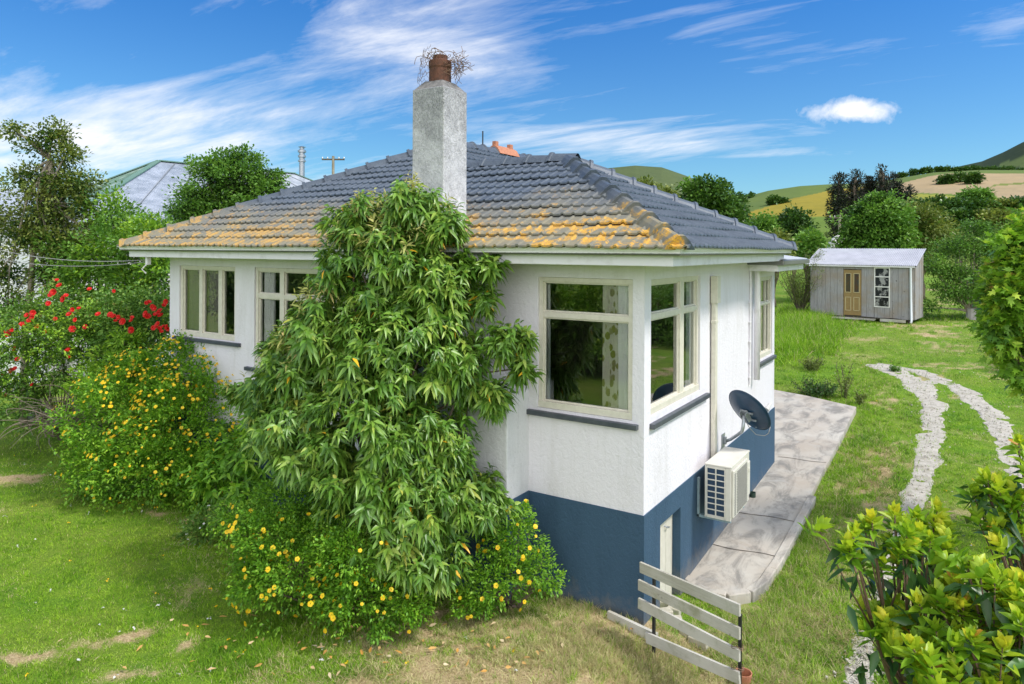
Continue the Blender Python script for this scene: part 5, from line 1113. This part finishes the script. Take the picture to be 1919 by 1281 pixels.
cl = [PCl(28, 245, 26, 20, 15, .3), PCl(100, 260, 34, 36, 15, .4), PCl(125, 290, 36, 30, 15, .4), PCl(70, 275, 20, 20, 15, .3), PCl(55, 335, 42, 28, 15, .5), PCl(110, 345, 55, 40, 15, .6), PCl(150, 350, 32, 38, 15, .4), PCl(85, 400, 80, 40, 15.1, .7),
      PCl(160, 395, 32, 34, 15, .4), PCl(45, 440, 65, 38, 15, .6), PCl(120, 460, 65, 46, 15, .6), PCl(180, 440, 30, 34, 15, .4), PCl(95, 520, 50, 34, 15.2, .5), PCl(10, 520, 40, 45, 15, .4), PCl(15, 580, 30, 35, 15, .4), PCl(140, 520, 40, 30, 15.3, .4), PCl(-25, 420, 40, 90, 15.3, .5)]
tree('tree', 'tall loose olive green tree with a slender pale trunk at the left edge', 62, 15, cl, 13, 34, .085, .045, .22, M['olive_leaf'], .075, bark='pale_bark',
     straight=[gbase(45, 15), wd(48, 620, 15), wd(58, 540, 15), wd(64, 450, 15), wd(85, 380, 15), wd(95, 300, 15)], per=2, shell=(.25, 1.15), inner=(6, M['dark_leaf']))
cl = [PCl(430, 345, 72, 52, 20, 1.), PCl(380, 385, 52, 48, 20, .9), PCl(490, 385, 56, 44, 20, .9), PCl(455, 300, 34, 26, 20, .5), PCl(400, 315, 34, 26, 20, .5), PCl(500, 335, 34, 26, 20, .5), PCl(350, 400, 30, 30, 20, .5), PCl(535, 375, 22, 22, 20, .4), PCl(440, 430, 90, 45, 20, 1.)]
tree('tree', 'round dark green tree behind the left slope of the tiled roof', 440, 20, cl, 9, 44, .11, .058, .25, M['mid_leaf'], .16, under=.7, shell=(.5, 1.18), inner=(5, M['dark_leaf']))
mb = MB(); rr_ = random.Random(8)
for k in range(75):
    u0, v0 = rr_.gauss(135, 26), rr_.gauss(800, 14); p = wd(u0, v0, 11.9 + rr_.gauss(0, .3)); g_ = float(gz(p[0], p[1])); p[2] = max(g_ + .02, p[2]); d = np.array([rr_.gauss(.15, .8), rr_.gauss(0, .8), rr_.uniform(.5, 1.6)]); pts = [p.copy()]
    for q in range(7): d = d + np.array([rr_.gauss(.12, .3), rr_.gauss(0, .3), -.2]); p = p + unit(d) * .16; p[2] = max(p[2], g_ + .01); pts.append(p.copy())
    mb.tube(pts, [.012 * (1 - i / 9) for i in range(8)], 4)
tag(mb.build('dead_branches', M['twig'], loc=tuple(gbase(140, 11.9))), 'tangle of dead grey branches under the roses beside the large yellow-flowered shrub', 'branches')
a, b = onz(52, 782, .1), onz(108, 763, .22); mb = MB(); mb.bar(a, b, .05, .14); tag(mb.build('plank', M['rail_wood'], loc=tuple(a)), 'grey plank lying in the shade under the rose bush', 'plank')

# ------------------------------------------------------------------ trees behind and right of the house
cl = [PCl(1315, 385, 38, 40, 34, 1.2), PCl(1350, 385, 40, 34, 34, 1.2), PCl(1335, 352, 24, 16, 34, .6), PCl(1300, 352, 18, 16, 34, .5), PCl(1375, 410, 34, 26, 34, 1.), PCl(1290, 400, 28, 30, 34, .8), PCl(1330, 430, 60, 25, 34, 1.5)]
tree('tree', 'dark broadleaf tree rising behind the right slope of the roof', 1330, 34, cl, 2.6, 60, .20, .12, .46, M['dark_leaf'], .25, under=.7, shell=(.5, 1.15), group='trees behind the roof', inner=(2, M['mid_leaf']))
for u, v, ru, rv, d, mt, lab in [(1212, 353, 17, 16, 44, 'olive_leaf', 'small rounded yellow-green treetop just right of the roof apex'), (1245, 368, 26, 17, 46, 'olive_leaf', 'low olive treetops between the roof and the dark broadleaf tree'), (1383, 378, 13, 16, 60, 'dark_leaf', 'small dark treetop beyond the dark broadleaf tree'),
                             (1428, 425, 30, 22, 44, 'mid_leaf', 'mid-green tree showing above the end of the right hip'), (1488, 420, 36, 32, 47, 'dark_leaf', 'bushy dark green tree in the paddock left of the shed'), (1515, 455, 26, 22, 40, 'mid_leaf', 'pale bushy tree directly behind the left end of the shed roof'), (1450, 455, 28, 20, 38, 'olive_leaf', 'olive bush behind the lower eave of the house')]:
    cl = [PCl(u, v, ru * .7, rv * .8, d, 1.0), PCl(u - ru * .5, v + rv * .3, ru * .5, rv * .6, d, .8), PCl(u + ru * .45, v + rv * .25, ru * .5, rv * .65, d, .8), PCl(u + ru * .1, v - rv * .45, ru * .45, rv * .4, d, .6), PCl(u, v + rv * .9, ru * .8, rv * .6, d, 1.)]
    tree('tree', lab, u, d, cl, 2.4, 46, .24, .14, .5, M[mt], .16, group='trees beyond the house', under=.7, shell=(.4, 1.2))
rr_ = random.Random(4)
cl = [PCl(1640, 415, 42, 42, 40, 1.8), PCl(1612, 440, 30, 36, 40, 1.3), PCl(1675, 440, 36, 38, 40, 1.3), PCl(1650, 385, 28, 20, 40, 1.), PCl(1620, 400, 26, 24, 40, .9), PCl(1665, 400, 26, 22, 40, .9), PCl(1640, 475, 60, 30, 40, 1.8), PCl(1595, 470, 20, 25, 40, .8)]
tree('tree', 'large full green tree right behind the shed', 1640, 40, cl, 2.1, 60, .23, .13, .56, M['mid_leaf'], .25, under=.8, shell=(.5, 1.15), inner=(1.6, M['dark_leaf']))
cl = [PCl(1715, 425, 34, 36, 42, 1.4), PCl(1745, 440, 30, 34, 42, 1.2), PCl(1700, 400, 22, 18, 42, .9), PCl(1735, 405, 22, 18, 42, .9), PCl(1725, 470, 50, 28, 42, 1.6), PCl(1775, 450, 26, 24, 42, 1.)]
tree('tree', 'grey-green willowy tree behind the right end of the shed', 1725, 42, cl, 2.0, 60, .26, .075, .55, M['olive_leaf'], .22, under=.7, shell=(.4, 1.2), upw=.0, inner=(1.4, M['mid_leaf']))
cl = [PCl(1798, 520, 40, 34, 27.5, .9), PCl(1840, 470, 58, 34, 28, 1.2), PCl(1785, 470, 36, 28, 28, .9), PCl(1865, 520, 40, 44, 27.5, 1.), PCl(1770, 545, 28, 22, 27.5, .6), PCl(1885, 455, 36, 40, 28, 1.), PCl(1825, 430, 36, 20, 28, .8), PCl(1830, 555, 40, 18, 27.5, .8), PCl(1880, 570, 30, 28, 27.5, .7), PCl(1752, 500, 24, 26, 27.7, .6), PCl(1910, 500, 30, 50, 28, .9), PCl(1750, 575, 20, 12, 27.6, .4)]
B = onz(1820, 606, .55); B[2] = float(gz(B[0], B[1])); dB = float(np.dot(B - CAM, FW_)); k_ = dB / 27.5
cl = [(CAM + (c - CAM) * k_, r * k_) for c, r in cl]
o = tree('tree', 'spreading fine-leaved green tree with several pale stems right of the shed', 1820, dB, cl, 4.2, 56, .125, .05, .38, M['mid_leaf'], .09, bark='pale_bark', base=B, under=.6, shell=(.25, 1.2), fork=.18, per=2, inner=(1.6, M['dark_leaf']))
mb = MB()
for u1, v1 in ((1798, 520), (1812, 500), (1835, 510), (1850, 520), (1870, 500)):
    b = wd(u1, v1, dB); mb.tube([B, B * .6 + b * .4 + np.array([(u1 - 1825) * .004, 0, 0]), b], [.07, .05, .03], 6)
mb.build('limb', M['pale_bark'], o, smooth=True)
mb = MB(); mb.lathe(B, [(.22, -.1), (.20, .3), (.21, .5), (.12, .52)], 10); mb.build('trunk_guard', simple('pale_guard', (.40, .37, .36), .7), o)
# pines on the slope
def pinetree(lab, u, v0, v1, w_, d, mat='pine_leaf'):
    B = gbase(u, d); o = plant('pine_tree', lab, 'pine tree', B, 'dark pines on the slope'); cl = []; n = max(3, int((v1 - v0) / 11))
    for i in range(n):
        t = (i + .5) / n; k = rr_.uniform(-.35, .35) * w_ * t; cl.append(PCl(u + k, v0 + (v1 - v0) * t, w_ * (.28 + .55 * t) * rr_.uniform(.8, 1.15), (v1 - v0) / n * .9, d, w_ * (.3 + .5 * t) * d / FPX))
    foliage('crown', cl, .9, 56, .55, .17, .85, M[mat], o, 'diamond', .1, (.3, 1.2), .7, .7); limbs('trunk', B, cl, .3, M['bark'], o, .5, 1, .1, [B, wd(u, v1, d), wd(u, v0 + 5, d)])
for u, v0, v1, w_, lab in [(1573, 333, 440, 24, 'leftmost dark pine of the group on the slope'), (1603, 326, 430, 22, 'dark pine with a thin pointed top second from the left of the group'), (1632, 336, 420, 30, 'broad brownish pine in the middle of the group'), (1655, 318, 400, 16, 'tallest pine of the group with a ragged spire'), (1678, 336, 410, 26, 'dark pine right of the tallest one'), (1698, 352, 405, 17, 'lowest dark pine at the right end of the group')]:
    pinetree(lab, u, v0, v1, w_, 112 + rr_.uniform(-4, 4))
# scrub belt and small hill trees
for i, (u, v, ru, rv, d, mt) in enumerate([(1722, 388, 26, 13, 100, 'dark_leaf'), (1755, 386, 28, 14, 98, 'dark_leaf'), (1792, 388, 30, 14, 95, 'dark_leaf'), (1828, 366, 26, 13, 105, 'mid_leaf'), (1835, 388, 30, 14, 95, 'dark_leaf'), (1872, 388, 26, 14, 95, 'olive_leaf'), (1905, 386, 26, 15, 95, 'dark_leaf'), (1940, 386, 30, 16, 95, 'dark_leaf'), (1860, 408, 34, 14, 80, 'olive_leaf'), (1905, 412, 34, 16, 80, 'mid_leaf'), (1800, 406, 30, 12, 82, 'dark_leaf')]):
    cl = [PCl(u, v, ru * .75, rv * .8, d, 1.6), PCl(u - ru * .5, v + 2, ru * .5, rv * .7, d, 1.2), PCl(u + ru * .5, v + 1, ru * .5, rv * .75, d, 1.2), PCl(u + ru * .1, v - rv * .35, ru * .4, rv * .5, d, 1.), PCl(u, v + rv * .8, ru * .8, rv * .5, d, 1.6)]
    lab = ['leftmost dark bush of the scrub belt just right of the pines', 'dark bush second from the left in the scrub belt', 'dark bush of the scrub belt below the three hill trees', 'bright rounded tree standing above the scrub belt', 'dark bush of the scrub belt under the bright rounded tree', 'olive bush of the scrub belt right of the bright rounded tree', 'dark bush of the scrub belt near the right edge', 'last dark bush of the scrub belt cut by the right edge', 'olive scrub in front of the belt near the right edge', 'mid-green scrub in front of the belt at the right edge', 'dark scrub in front of the belt behind the fine-leaved tree'][i]
    tree('bush', lab, u, d, cl, 1.0, 44, .48, .28, .8, M[mt], .15, 'bush', 'scrub belt under the hill', under=.8, shell=(.4, 1.2))
def hilltree(u, v, ru, rv, lab, mt='dark_leaf'):
    # stand it where the line of sight meets the hillside
    best = None
    for d in np.linspace(150, 418, 140):
        p = wd(u, v + rv, d); g_ = float(hz(p[0], p[1]))
        if g_ >= p[2]: best = d; break
    d = best or 400.; B = wd(u, v + rv, d); B[2] = float(hz(B[0], B[1]))
    cl = [PCl(u, v, ru * .8, rv * .9, d, 2.5), PCl(u - ru * .4, v + rv * .2, ru * .5, rv * .7, d, 2), PCl(u + ru * .4, v + rv * .1, ru * .5, rv * .7, d, 2)]
    tree('tree', lab, u, d, cl, .35, 30, 1.1, .7, 1.3, M[mt], .3, group='small trees on the hill', base=B, per=1, under=.8, shell=(.3, 1.1))
for a in [(1774, 337, 14, 8, 'left of the three round trees on the tan field'), (1800, 333, 12, 8, 'middle of the three round trees on the tan field'), (1824, 334, 12, 10, 'right of the three round trees on the tan field'), (1452, 375, 9, 8, 'round dark tree alone on the green slope above the yellow field'), (1465, 377, 8, 4, 'low bush right of the lone tree on the green slope'),
          (1713, 323, 7, 5, 'small skyline tree left of the tan field'), (1729, 319, 5, 5, 'small skyline tree next to the left one above the tan field'), (1742, 318, 5, 4, 'third small skyline tree above the tan field'), (1690, 328, 9, 4, 'low bush on the skyline right of the pines'), (1409, 366, 2, 4, 'tiny lone tree on the skyline of the green hill')]: hilltree(*a)
cl = []
for i in range(34):
    u = 1755 + i * 6.5; v = np.interp(u, [1758, 1840, 1919], [317, 317, 319]) + rr_.uniform(-1.5, 2); k = rr_.uniform(.6, 1.3); cl.append(PCl(u, v + 2, 6 * k, 5 * k, 412, 3.))
o = foliage('windbreak', cl, .45, 26, 1.1, .6, 1.5, M['dark_leaf'], None, 'diamond', .1, (.2, 1.1)); o['kind'] = 'stuff'
# sapling, long grass and weeds
B = onz(1499, 598, .5); B[2] = float(gz(B[0], B[1])); dB = float(np.dot(B - CAM, FW_)); o = plant('sapling', 'young feathery tree with thin dark stems in front of the left end of the shed', 'tree', B)
mb = MB(); tips = []
for k in range(34):
    th = rr_.uniform(0, 6.28); L = rr_.uniform(1.8, 3.3); sp_ = rr_.uniform(.12, .75); p = B.copy(); d = np.array([cos(th) * sp_, sin(th) * sp_, 1.]); pts = [p.copy()]
    for q in range(7): d = d + np.array([rr_.gauss(0, .07), rr_.gauss(0, .07), -.03]); p = p + unit(d) * L / 7; pts.append(p.copy()); tips += [p.copy() + np.array([rr_.gauss(0, .1) for _ in range(3)]) for _ in range(7)] if q > 1 else []
    mb.tube(pts, [.028 * (1 - i / 8.5) for i in range(8)], 5)
mb.build('stem', M['bark'], o, smooth=True); tips = np.array(tips); n = len(tips) * 9; P = np.repeat(tips, 9, 0) + RG.normal(size=(n, 3)) * .07
leaves('crown', P, sph(n) + [0, 0, .4], .075, .028, RG.random(n) * .8, M['olive_leaf'], o)
def weed(lab, u, v, h, spread, n, mat='olive_leaf', z=.15, cat='weed'):
    B = onz(u, v, z); B[2] = max(float(gz(B[0], B[1])), float(slab_z(B[1])) if (B[0] < .8 and B[0] > -1.6 and B[1] < 11.3) else -9); o = plant('weed', lab, cat, B); mb = MB(); P = []
    for k in range(n):
        th = rr_.uniform(0, 6.28); p = B + np.array([cos(th), sin(th), 0]) * rr_.uniform(0, spread * .4); d = np.array([cos(th) * rr_.uniform(0, .8) * spread / h, sin(th) * rr_.uniform(0, .8) * spread / h, 1.]); L = h * rr_.uniform(.5, 1.05); pts = [p.copy()]
        for q in range(6): d = d + np.array([rr_.gauss(0, .12), rr_.gauss(0, .12), -.04]); p = p + unit(d) * L / 6; pts.append(p.copy()); P += [p + np.array([rr_.gauss(0, .03) for _ in range(3)]) for _ in range(10)]
        mb.tube(pts, .006, 4)
    mb.build('stem', M['bark'], o); P = np.array(P); leaves('foliage', P, sph(len(P)) + [0, 0, .5], .07, .022, RG.random(len(P)) * .8, M[mat], o)
weed('low dark spreading weed on the corner of the patio', 1530, 742, .42, .75, 46, 'dark_leaf')
weed('tall thin-stalked weed at the far edge of the patio', 1583, 745, .95, .22, 9)
weed('small upright weed at the right corner of the patio', 1611, 757, .32, .10, 7)
weed('fluffy pale weed in the grass past the patio', 1520, 700, .45, .6, 22, 'olive_leaf')
weed('small weed tuft on the gravel between the two wheel tracks', 1678, 705, .18, .25, 8, 'mid_leaf')

# maple at the right edge
B = gbase(2060, 9.0); o = plant('tree', 'leafy lime green maple with reddish tips cut by the right edge', 'tree', B)
cl = [PCl(1935, 480, 62, 52, 8.8, .5), PCl(1905, 560, 52, 62, 8.8, .45), PCl(1925, 650, 55, 52, 8.9, .45), PCl(1985, 560, 90, 130, 9., .7), PCl(1880, 610, 30, 40, 8.8, .3), PCl(1960, 430, 50, 40, 8.9, .4), PCl(1950, 710, 45, 30, 9., .35), PCl(2060, 600, 90, 150, 9.2, .8), PCl(1878, 540, 24, 24, 8.8, .2)]
foliage('crown', cl, 30, 16, .105, .115, .14, M['maple_leaf'], o, 'star', .25, (.5, 1.1), .7, .8, .5); foliage('inner_crown', cl, 16, 14, .10, .10, .16, M['mid_leaf'], o, 'star', .25, (.1, .7), .7, .8)
limbs('trunk', B, cl, .07, M['bark'], o, .4, 3)
# near bush at the bottom right: rosettes of yellow-green leaves on bare stems
def nearbush(lab, base_u, d, tips, L=.104, stems=True, per=15):
    B = wd(base_u, 1400, d + .1); B[2] = float(gz(B[0], B[1])); o = plant('shrub', lab, 'shrub', B, 'glossy yellow-green shrubs in the foreground')
    C_ = []; mb = MB(); fk = [B + np.array([rr_.gauss(0, .1), rr_.gauss(0, .1), 1.3 + rr_.uniform(-.2, .3)]) for _ in range(4)]
    for f in fk: mb.tube([B, (B + f) / 2 + (rr_.gauss(0, .04), rr_.gauss(0, .04), 0), f], [.03, .025, .018], 7)
    for u, v in tips:
        dd = d + rr_.uniform(-.22, .28); c = wd(u, v, dd); f = min(fk, key=lambda q: np.linalg.norm(q - c)); mid = f * .35 + c * .65 - np.array([0, 0, .12])
        mb.tube([f, f * .7 + c * .3 + (rr_.gauss(0, .03), rr_.gauss(0, .03), -.02), mid, c - (0, 0, .05), c], [.016, .012, .008, .005, .003], 6)
        C_.append(c)
        for k in range(3):
            c2 = c + np.array([rr_.gauss(0, .06), rr_.gauss(0, .06), rr_.uniform(-.09, .01)]); mb.tube([mid, (mid + c2) / 2 - (0, 0, .01), c2], [.006, .004, .003], 5); C_.append(c2)
    mb.build('stem', simple('reddish_brown_stem', (.16, .09, .06), .7, (.18, .12, .08), 30) if 'reddish_brown_stem' not in bpy.data.materials else bpy.data.materials['reddish_brown_stem'], o, smooth=True)
    C_ = np.array(C_); n = len(C_); m = per; ax_ = unit(UP_ + .42 * RG.normal(size=(n, 3))); a = unit(np.cross(ax_, [1, .2, .1])); b = np.cross(ax_, a)
    ph = (np.tile(np.arange(m) * 2.4, n) + np.repeat(RG.random(n) * 6.28, m))[:, None]; t = np.tile(np.linspace(0, 1, m), n)[:, None]
    A, Bx, X_ = (np.repeat(q, m, 0) for q in (a, b, ax_)); D = (A * np.cos(ph) + Bx * np.sin(ph)) * (1.05 - .75 * t) + X_ * (.25 + 1.0 * t) + RG.normal(size=(n * m, 3)) * .08
    P = np.repeat(C_, m, 0) + X_ * (t - .75) * .07; r = np.clip(t[:, 0] * .50 + np.repeat(RG.random(n), m) * .35 + RG.random(n * m) * .25 - .0, 0, .93); r[RG.random(n * m) < .008] = 1
    leaves('foliage', P, D, L * RG.uniform(.7, 1.1, n * m) * (1.1 - .35 * t[:, 0]), L * .36, r, M['near_leaf'], o, 'leaf', .22, unit(X_ + .2 * RG.normal(size=(n * m, 3))), .3)
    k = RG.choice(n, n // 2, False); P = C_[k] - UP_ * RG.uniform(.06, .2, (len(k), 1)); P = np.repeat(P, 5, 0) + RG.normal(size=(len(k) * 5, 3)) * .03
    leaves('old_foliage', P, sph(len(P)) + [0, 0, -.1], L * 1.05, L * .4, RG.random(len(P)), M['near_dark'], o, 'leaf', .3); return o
z8 = lambda L_: [(1400 + .5005 * a, 640 + .5005 * b) for a, b in L_]
nearbush('yellow-green glossy shrub in the foreground left of the others at bottom right', 1760, 3.5, z8([(400, 720), (470, 670), (555, 650), (635, 660), (700, 660), (735, 715), (600, 720), (500, 800), (545, 760), (660, 730)]))
nearbush('lower sprig of glossy yellow-green leaves with thin stems beside the gravel track', 1780, 3.3, z8([(475, 1010), (550, 985), (520, 1050), (590, 1040)]))
nearbush('glossy shrub reaching in from the right edge above the other two', 1990, 3.6, z8([(905, 520), (960, 535), (1010, 570), (925, 670), (985, 700), (1020, 380), (1000, 640), (1060, 500), (1080, 620), (1060, 700)]))
nearbush('largest glossy yellow-green shrub filling the bottom right corner', 1880, 3.1, z8([(830, 820), (890, 870), (780, 880), (945, 880), (1010, 920), (730, 960), (810, 985), (890, 975), (965, 1000), (1020, 1060), (640, 1110), (710, 1085), (770, 1140), (690, 1200), (845, 1120), (905, 1100), (975, 1170), (760, 1240), (860, 1240), (950, 1260), (1030, 1210), (700, 1290), (820, 1310), (930, 1340), (1020, 1320), (1080, 980), (1090, 1120)]), .11)
# garden trees across the front lawn, seen as reflections in the panes
for i, (x, y, h_, mt, lab) in enumerate([(-9.5, -12, 3.6, 'lime_leaf', 'dark tree reflected in the lower pane of the large corner window'), (-6.6, -13.5, 3.4, 'lime_leaf', 'yellowish shrub reflected in the large corner window'), (-15, -12, 4.2, 'mid_leaf', 'green tree reflected in the window beside the big shrub'), (-21, -11.5, 4.4, 'dark_leaf', 'dark tree reflected in the far left window'), (6.8, 18.5, 2.6, 'mid_leaf', 'green shrub reflected in the side window next to the corner'), (9.5, 24, 3.6, 'olive_leaf', 'olive tree reflected high in the side window next to the corner')]):
    B = np.array([x, y, 0.]); cl = [(B + np.array([dx, dy, h_ * f]), np.array([1.5, 1.3, h_ * .26])) for dx, dy, f in ((0, 0, .75), (-1.4, .3, .5), (1.4, -.2, .5), (.2, .5, .28), (-.8, 0, .3), (1, .4, .25))]
    tree('tree', lab, 0, 0, cl, 4, 36, .16, .08, .35, M[mt], .12, base=B, under=.8, group='trees across the front lawn')

# ------------------------------------------------------------------ grass
def scatter(n, rmin, rmax, p, a0=-40, a1=40):
    r = (rmin ** (2 - p) + RG.random(n) * (rmax ** (2 - p) - rmin ** (2 - p))) ** (1 / (2 - p)); th = fwd_az + np.radians(RG.uniform(a0, a1, n)); return CAM[0] + r * np.cos(th), CAM[1] + r * np.sin(th), r
def ok(x, y, r):
    k = ~((x > -8.45) & (x < .02) & (y > -.03) & (y < 9.9)) & ~((x > -3.65) & (x < -1.35) & (y > -.5) & (y < 0)); k &= ~((x > -.1) & (x < .84) & (y > 1.15) & (y < 11.4)); k &= ~((x > -1.7) & (x < .84) & (y > 5.9) & (y < 11.9) & (y < 11.9 - (x + 1.6) * .35))
    uu = 960 + FPX * np.tan(np.clip(((fwd_az - np.arctan2(y - CAM[1], x - CAM[0]) + pi) % (2 * pi) - pi), -1.2, 1.2)); k &= ~((uu > 325) & (uu < 1440) & (y > .3) & ((x < 0) | (y > 5.9))); k &= (uu > -60) & (uu < 1985)
    for P_, w_ in TR:
        s_ = slice(None, None, 3); d2 = (x[:, None] - P_[s_, 0]) ** 2 + (y[:, None] - P_[s_, 1]) ** 2; j = d2.argmin(1); dd = np.sqrt(d2[np.arange(len(x)), j]); k &= ~((dd < w_[s_][j] * .86) & (RG.random(len(x)) < .93))
    return k
def blades(name, x, y, h, w_, lean, rnd_, dr, label=None):
    n = len(x); z = gz(x, y); th = RG.random(n) * 6.28; D = np.stack([np.cos(th) * lean, np.sin(th) * lean, np.ones(n)], -1); D = unit(D); tw = RG.random(n) * 6.28
    S_ = np.stack([np.cos(tw), np.sin(tw), np.zeros(n)], -1) * (w_ / 2)[:, None]; P = np.stack([x, y, z - .01], -1); h = h[:, None]
    bend = np.stack([np.cos(th), np.sin(th), -.5 * np.ones(n)], -1) * (h * .25 * np.clip(lean, 0, 1.2)[:, None])
    V = np.stack([P - S_, P + S_, P + D * h * .55 + S_ * .7, P + D * h * .55 - S_ * .7, P + D * h + bend], 1).reshape(-1, 3); b = np.arange(n)[:, None] * 5
    o = npmesh(name, V, quads=b + [0, 1, 2, 3], tris=b + [3, 2, 4], m=M['grass'], attrs={'rnd': np.repeat(rnd_, 5), 'dry': np.repeat(dr, 5)}); o['kind'] = 'stuff'
    return o
N = 680000
x, y, r = scatter(N, 5.2, 45, 2.45); k = ok(x, y, r); x, y, r = x[k], y[k], r[k]
clump = fbm(x * 2.2, y * 2.2, 61, 3); fine_ = fbm(x * 9, y * 9, 71, 2)
rough = np.clip(np.exp(-((x - 1.3) / .8) ** 2) * (y > -2) * (y < 9) + (onz(1400, 1250, 0)[0] < x) * (y < 3) * .6 + ((x > -3.2) & (x < .3) & (y < -1.2) & (y > -3.6)) * .35, 0, 1)
dr = dry(x, y); k = RG.random(len(x)) < (1 - .7 * dr * (1 - .5 * rough)); x, y, r, clump, fine_, rough, dr = (q[k] for q in (x, y, r, clump, fine_, rough, dr))
far_ = np.clip((r - 7) / 12, 0, 3); h = (.016 + .046 * clump ** 1.5 + .034 * fine_ ** 2) * (1 + 1.3 * rough * (clump > .45)) * (1 + .35 * far_); w_ = .0052 * (1 + 1.1 * far_ + .4 * rough); lean = np.abs(RG.normal(.55, .35, len(x))) + rough * .4 + dr * .6
rn = np.clip(.46 - .22 * rough - (clump - .5) * .9 + (fine_ - .5) * .4 + (fbm(x * .5, y * .5, 88) - .5) * .8 + RG.normal(0, .24, len(x)), 0, 1)
dd = np.clip((dr * 1.7 > RG.random(len(x))) * RG.uniform(.6, 1, len(x)) + (RG.random(len(x)) < .03) * .6, 0, 1)
blades('grass', x, y, h, w_, lean, rn, dd)
# taller dark tufts on the bank, straw lying on the cut patches, long grass by the sapling
def tufts(name, cu, cv, su, sv, n, per, hh, drp, wd_=.006, z=0.):
    u = RG.normal(cu, su, n); v = RG.normal(cv, sv, n); C_ = np.array([onz(a, b, z)[:2] for a, b in zip(u, v)]); X_ = np.repeat(C_, per, 0) + RG.normal(size=(n * per, 2)) * .035 * (hh / .12); q = ok(X_[:, 0], X_[:, 1], X_[:, 0]); X_ = X_[q]
    tn = np.repeat(RG.random(n), per)[q]; m = len(X_); return X_[:, 0], X_[:, 1], hh * RG.uniform(.5, 1.2, m), np.full(m, wd_), np.abs(RG.normal(.75, .4, m)), np.clip(tn * .65 + RG.random(m) * .3, 0, 1), (RG.random(m) < drp) * RG.uniform(.5, 1., m)
parts_ = [tufts('t', 300, 1120, 260, 110, 900, 22, .05, .08, .005), tufts('t', 100, 1000, 160, 70, 300, 22, .055, .08, .006), tufts('t', 1530, 960, 60, 120, 620, 32, .14, .30), tufts('t', 1450, 1120, 60, 70, 420, 32, .12, .5), tufts('t', 1590, 800, 60, 70, 620, 28, .13, .2, .009), tufts('t', 1800, 900, 70, 100, 300, 24, .08, .05, .008), tufts('t', 1480, 1010, 50, 70, 260, 34, .10, .12), tufts('t', 1440, 1180, 70, 60, 240, 34, .10, .45), tufts('t', 1570, 850, 50, 70, 260, 30, .11, .15, .008), tufts('t', 1560, 1080, 60, 90, 240, 30, .09, .2), tufts('t', 1640, 760, 60, 40, 200, 26, .12, .2, .010),
          tufts('t', 1180, 1235, 110, 30, 380, 32, .10, .9), tufts('t', 1000, 1190, 140, 40, 420, 30, .08, .85), tufts('t', 1250, 1215, 30, 30, 70, 32, .11, .9), tufts('t', 780, 1180, 130, 25, 200, 26, .08, .25), tufts('t', 420, 1040, 60, 20, 120, 26, .08, .3), tufts('t', 1110, 1130, 40, 14, 70, 30, .10, .8), tufts('t', 1620, 900, 90, 90, 260, 26, .07, .1, .009)]
blades('grass_tufts', *[np.concatenate([p[i] for p in parts_]) for i in range(7)])
parts_ = [tufts('t', 1505, 615, 32, 14, 420, 30, .55, .12, .02, .55), tufts('t', 1475, 640, 16, 12, 200, 30, .45, .05, .02, .5), tufts('t', 1545, 640, 14, 8, 120, 28, .35, .1, .02, .5), tufts('t', 1560, 610, 60, 6, 90, 26, .25, .2, .02, .6), tufts('t', 1720, 600, 80, 6, 60, 26, .2, .2, .02, .6)]
blades('long_grass', *[np.concatenate([p[i] for p in parts_]) for i in range(7)])
# fallen yellow-brown leaves on the lawn, and stones scattered off the tracks
n = 130; u = RG.normal(690, 200, n); v = RG.uniform(1130, 1275, n); P = np.array([onz(a, b, 0) for a, b in zip(u, v)]); q = ok(P[:, 0], P[:, 1], P[:, 0]); P = P[q]; P[:, 2] = gz(P[:, 0], P[:, 1]) + .045
o = leaves('fallen_leaves', P, RG.normal(size=(len(P), 3)) * [1, 1, .15], .085 * RG.uniform(.5, 1.1, len(P)), .03, RG.random(len(P)), leafmat('dry_fallen_leaf', [(0, (.50, .26, .05)), (.6, (.55, .36, .14)), (1, (.62, .52, .34))], .6, .1), None, 'leaf', .05); o['kind'] = 'stuff'
mb = MB()
for P_, w_ in TR:
    for _ in range(420):
        j = rr_.randrange(len(P_)); s_ = rr_.uniform(.005, .014) * (1.6 if rr_.random() < .06 else 1); a = rr_.uniform(0, 6.28); q = rr_.gauss(0, .75) * w_[j]; x_, y_ = P_[j][0] + cos(a) * q, P_[j][1] + sin(a) * q
        mb.obox((x_, y_, float(gz(x_, y_)) + .024), [(cos(a), sin(a), .2), (-sin(a), cos(a), .1), (0, .1, 1)], [s_, s_ * .8, s_ * .6])
o = mb.build('loose_gravel', M['gravel']); o['kind'] = 'stuff'

# clover heads and dandelions scattered in the turf
x, y, r = scatter(900, 5.5, 28, 1.6); k = ok(x, y, r) & (fbm(x * .6, y * .6, 99, 2) > .45); x, y = x[k], y[k]; n = len(x); P = np.stack([x, y, gz(x, y) + .035], -1)
P = np.repeat(P, 3, 0) + RG.normal(size=(n * 3, 3)) * .006; q = RG.random(n) < .45
for nm, sel, mt in (('clover_heads', ~q, 'white_petal'), ('dandelions', q, 'yellow_petal')):
    P_ = P[np.repeat(sel, 3)]; leaves(nm, P_, RG.normal(size=(len(P_), 3)) * [1, 1, .3], .024, .02, RG.random(len(P_)), M[mt], None)['kind'] = 'stuff'
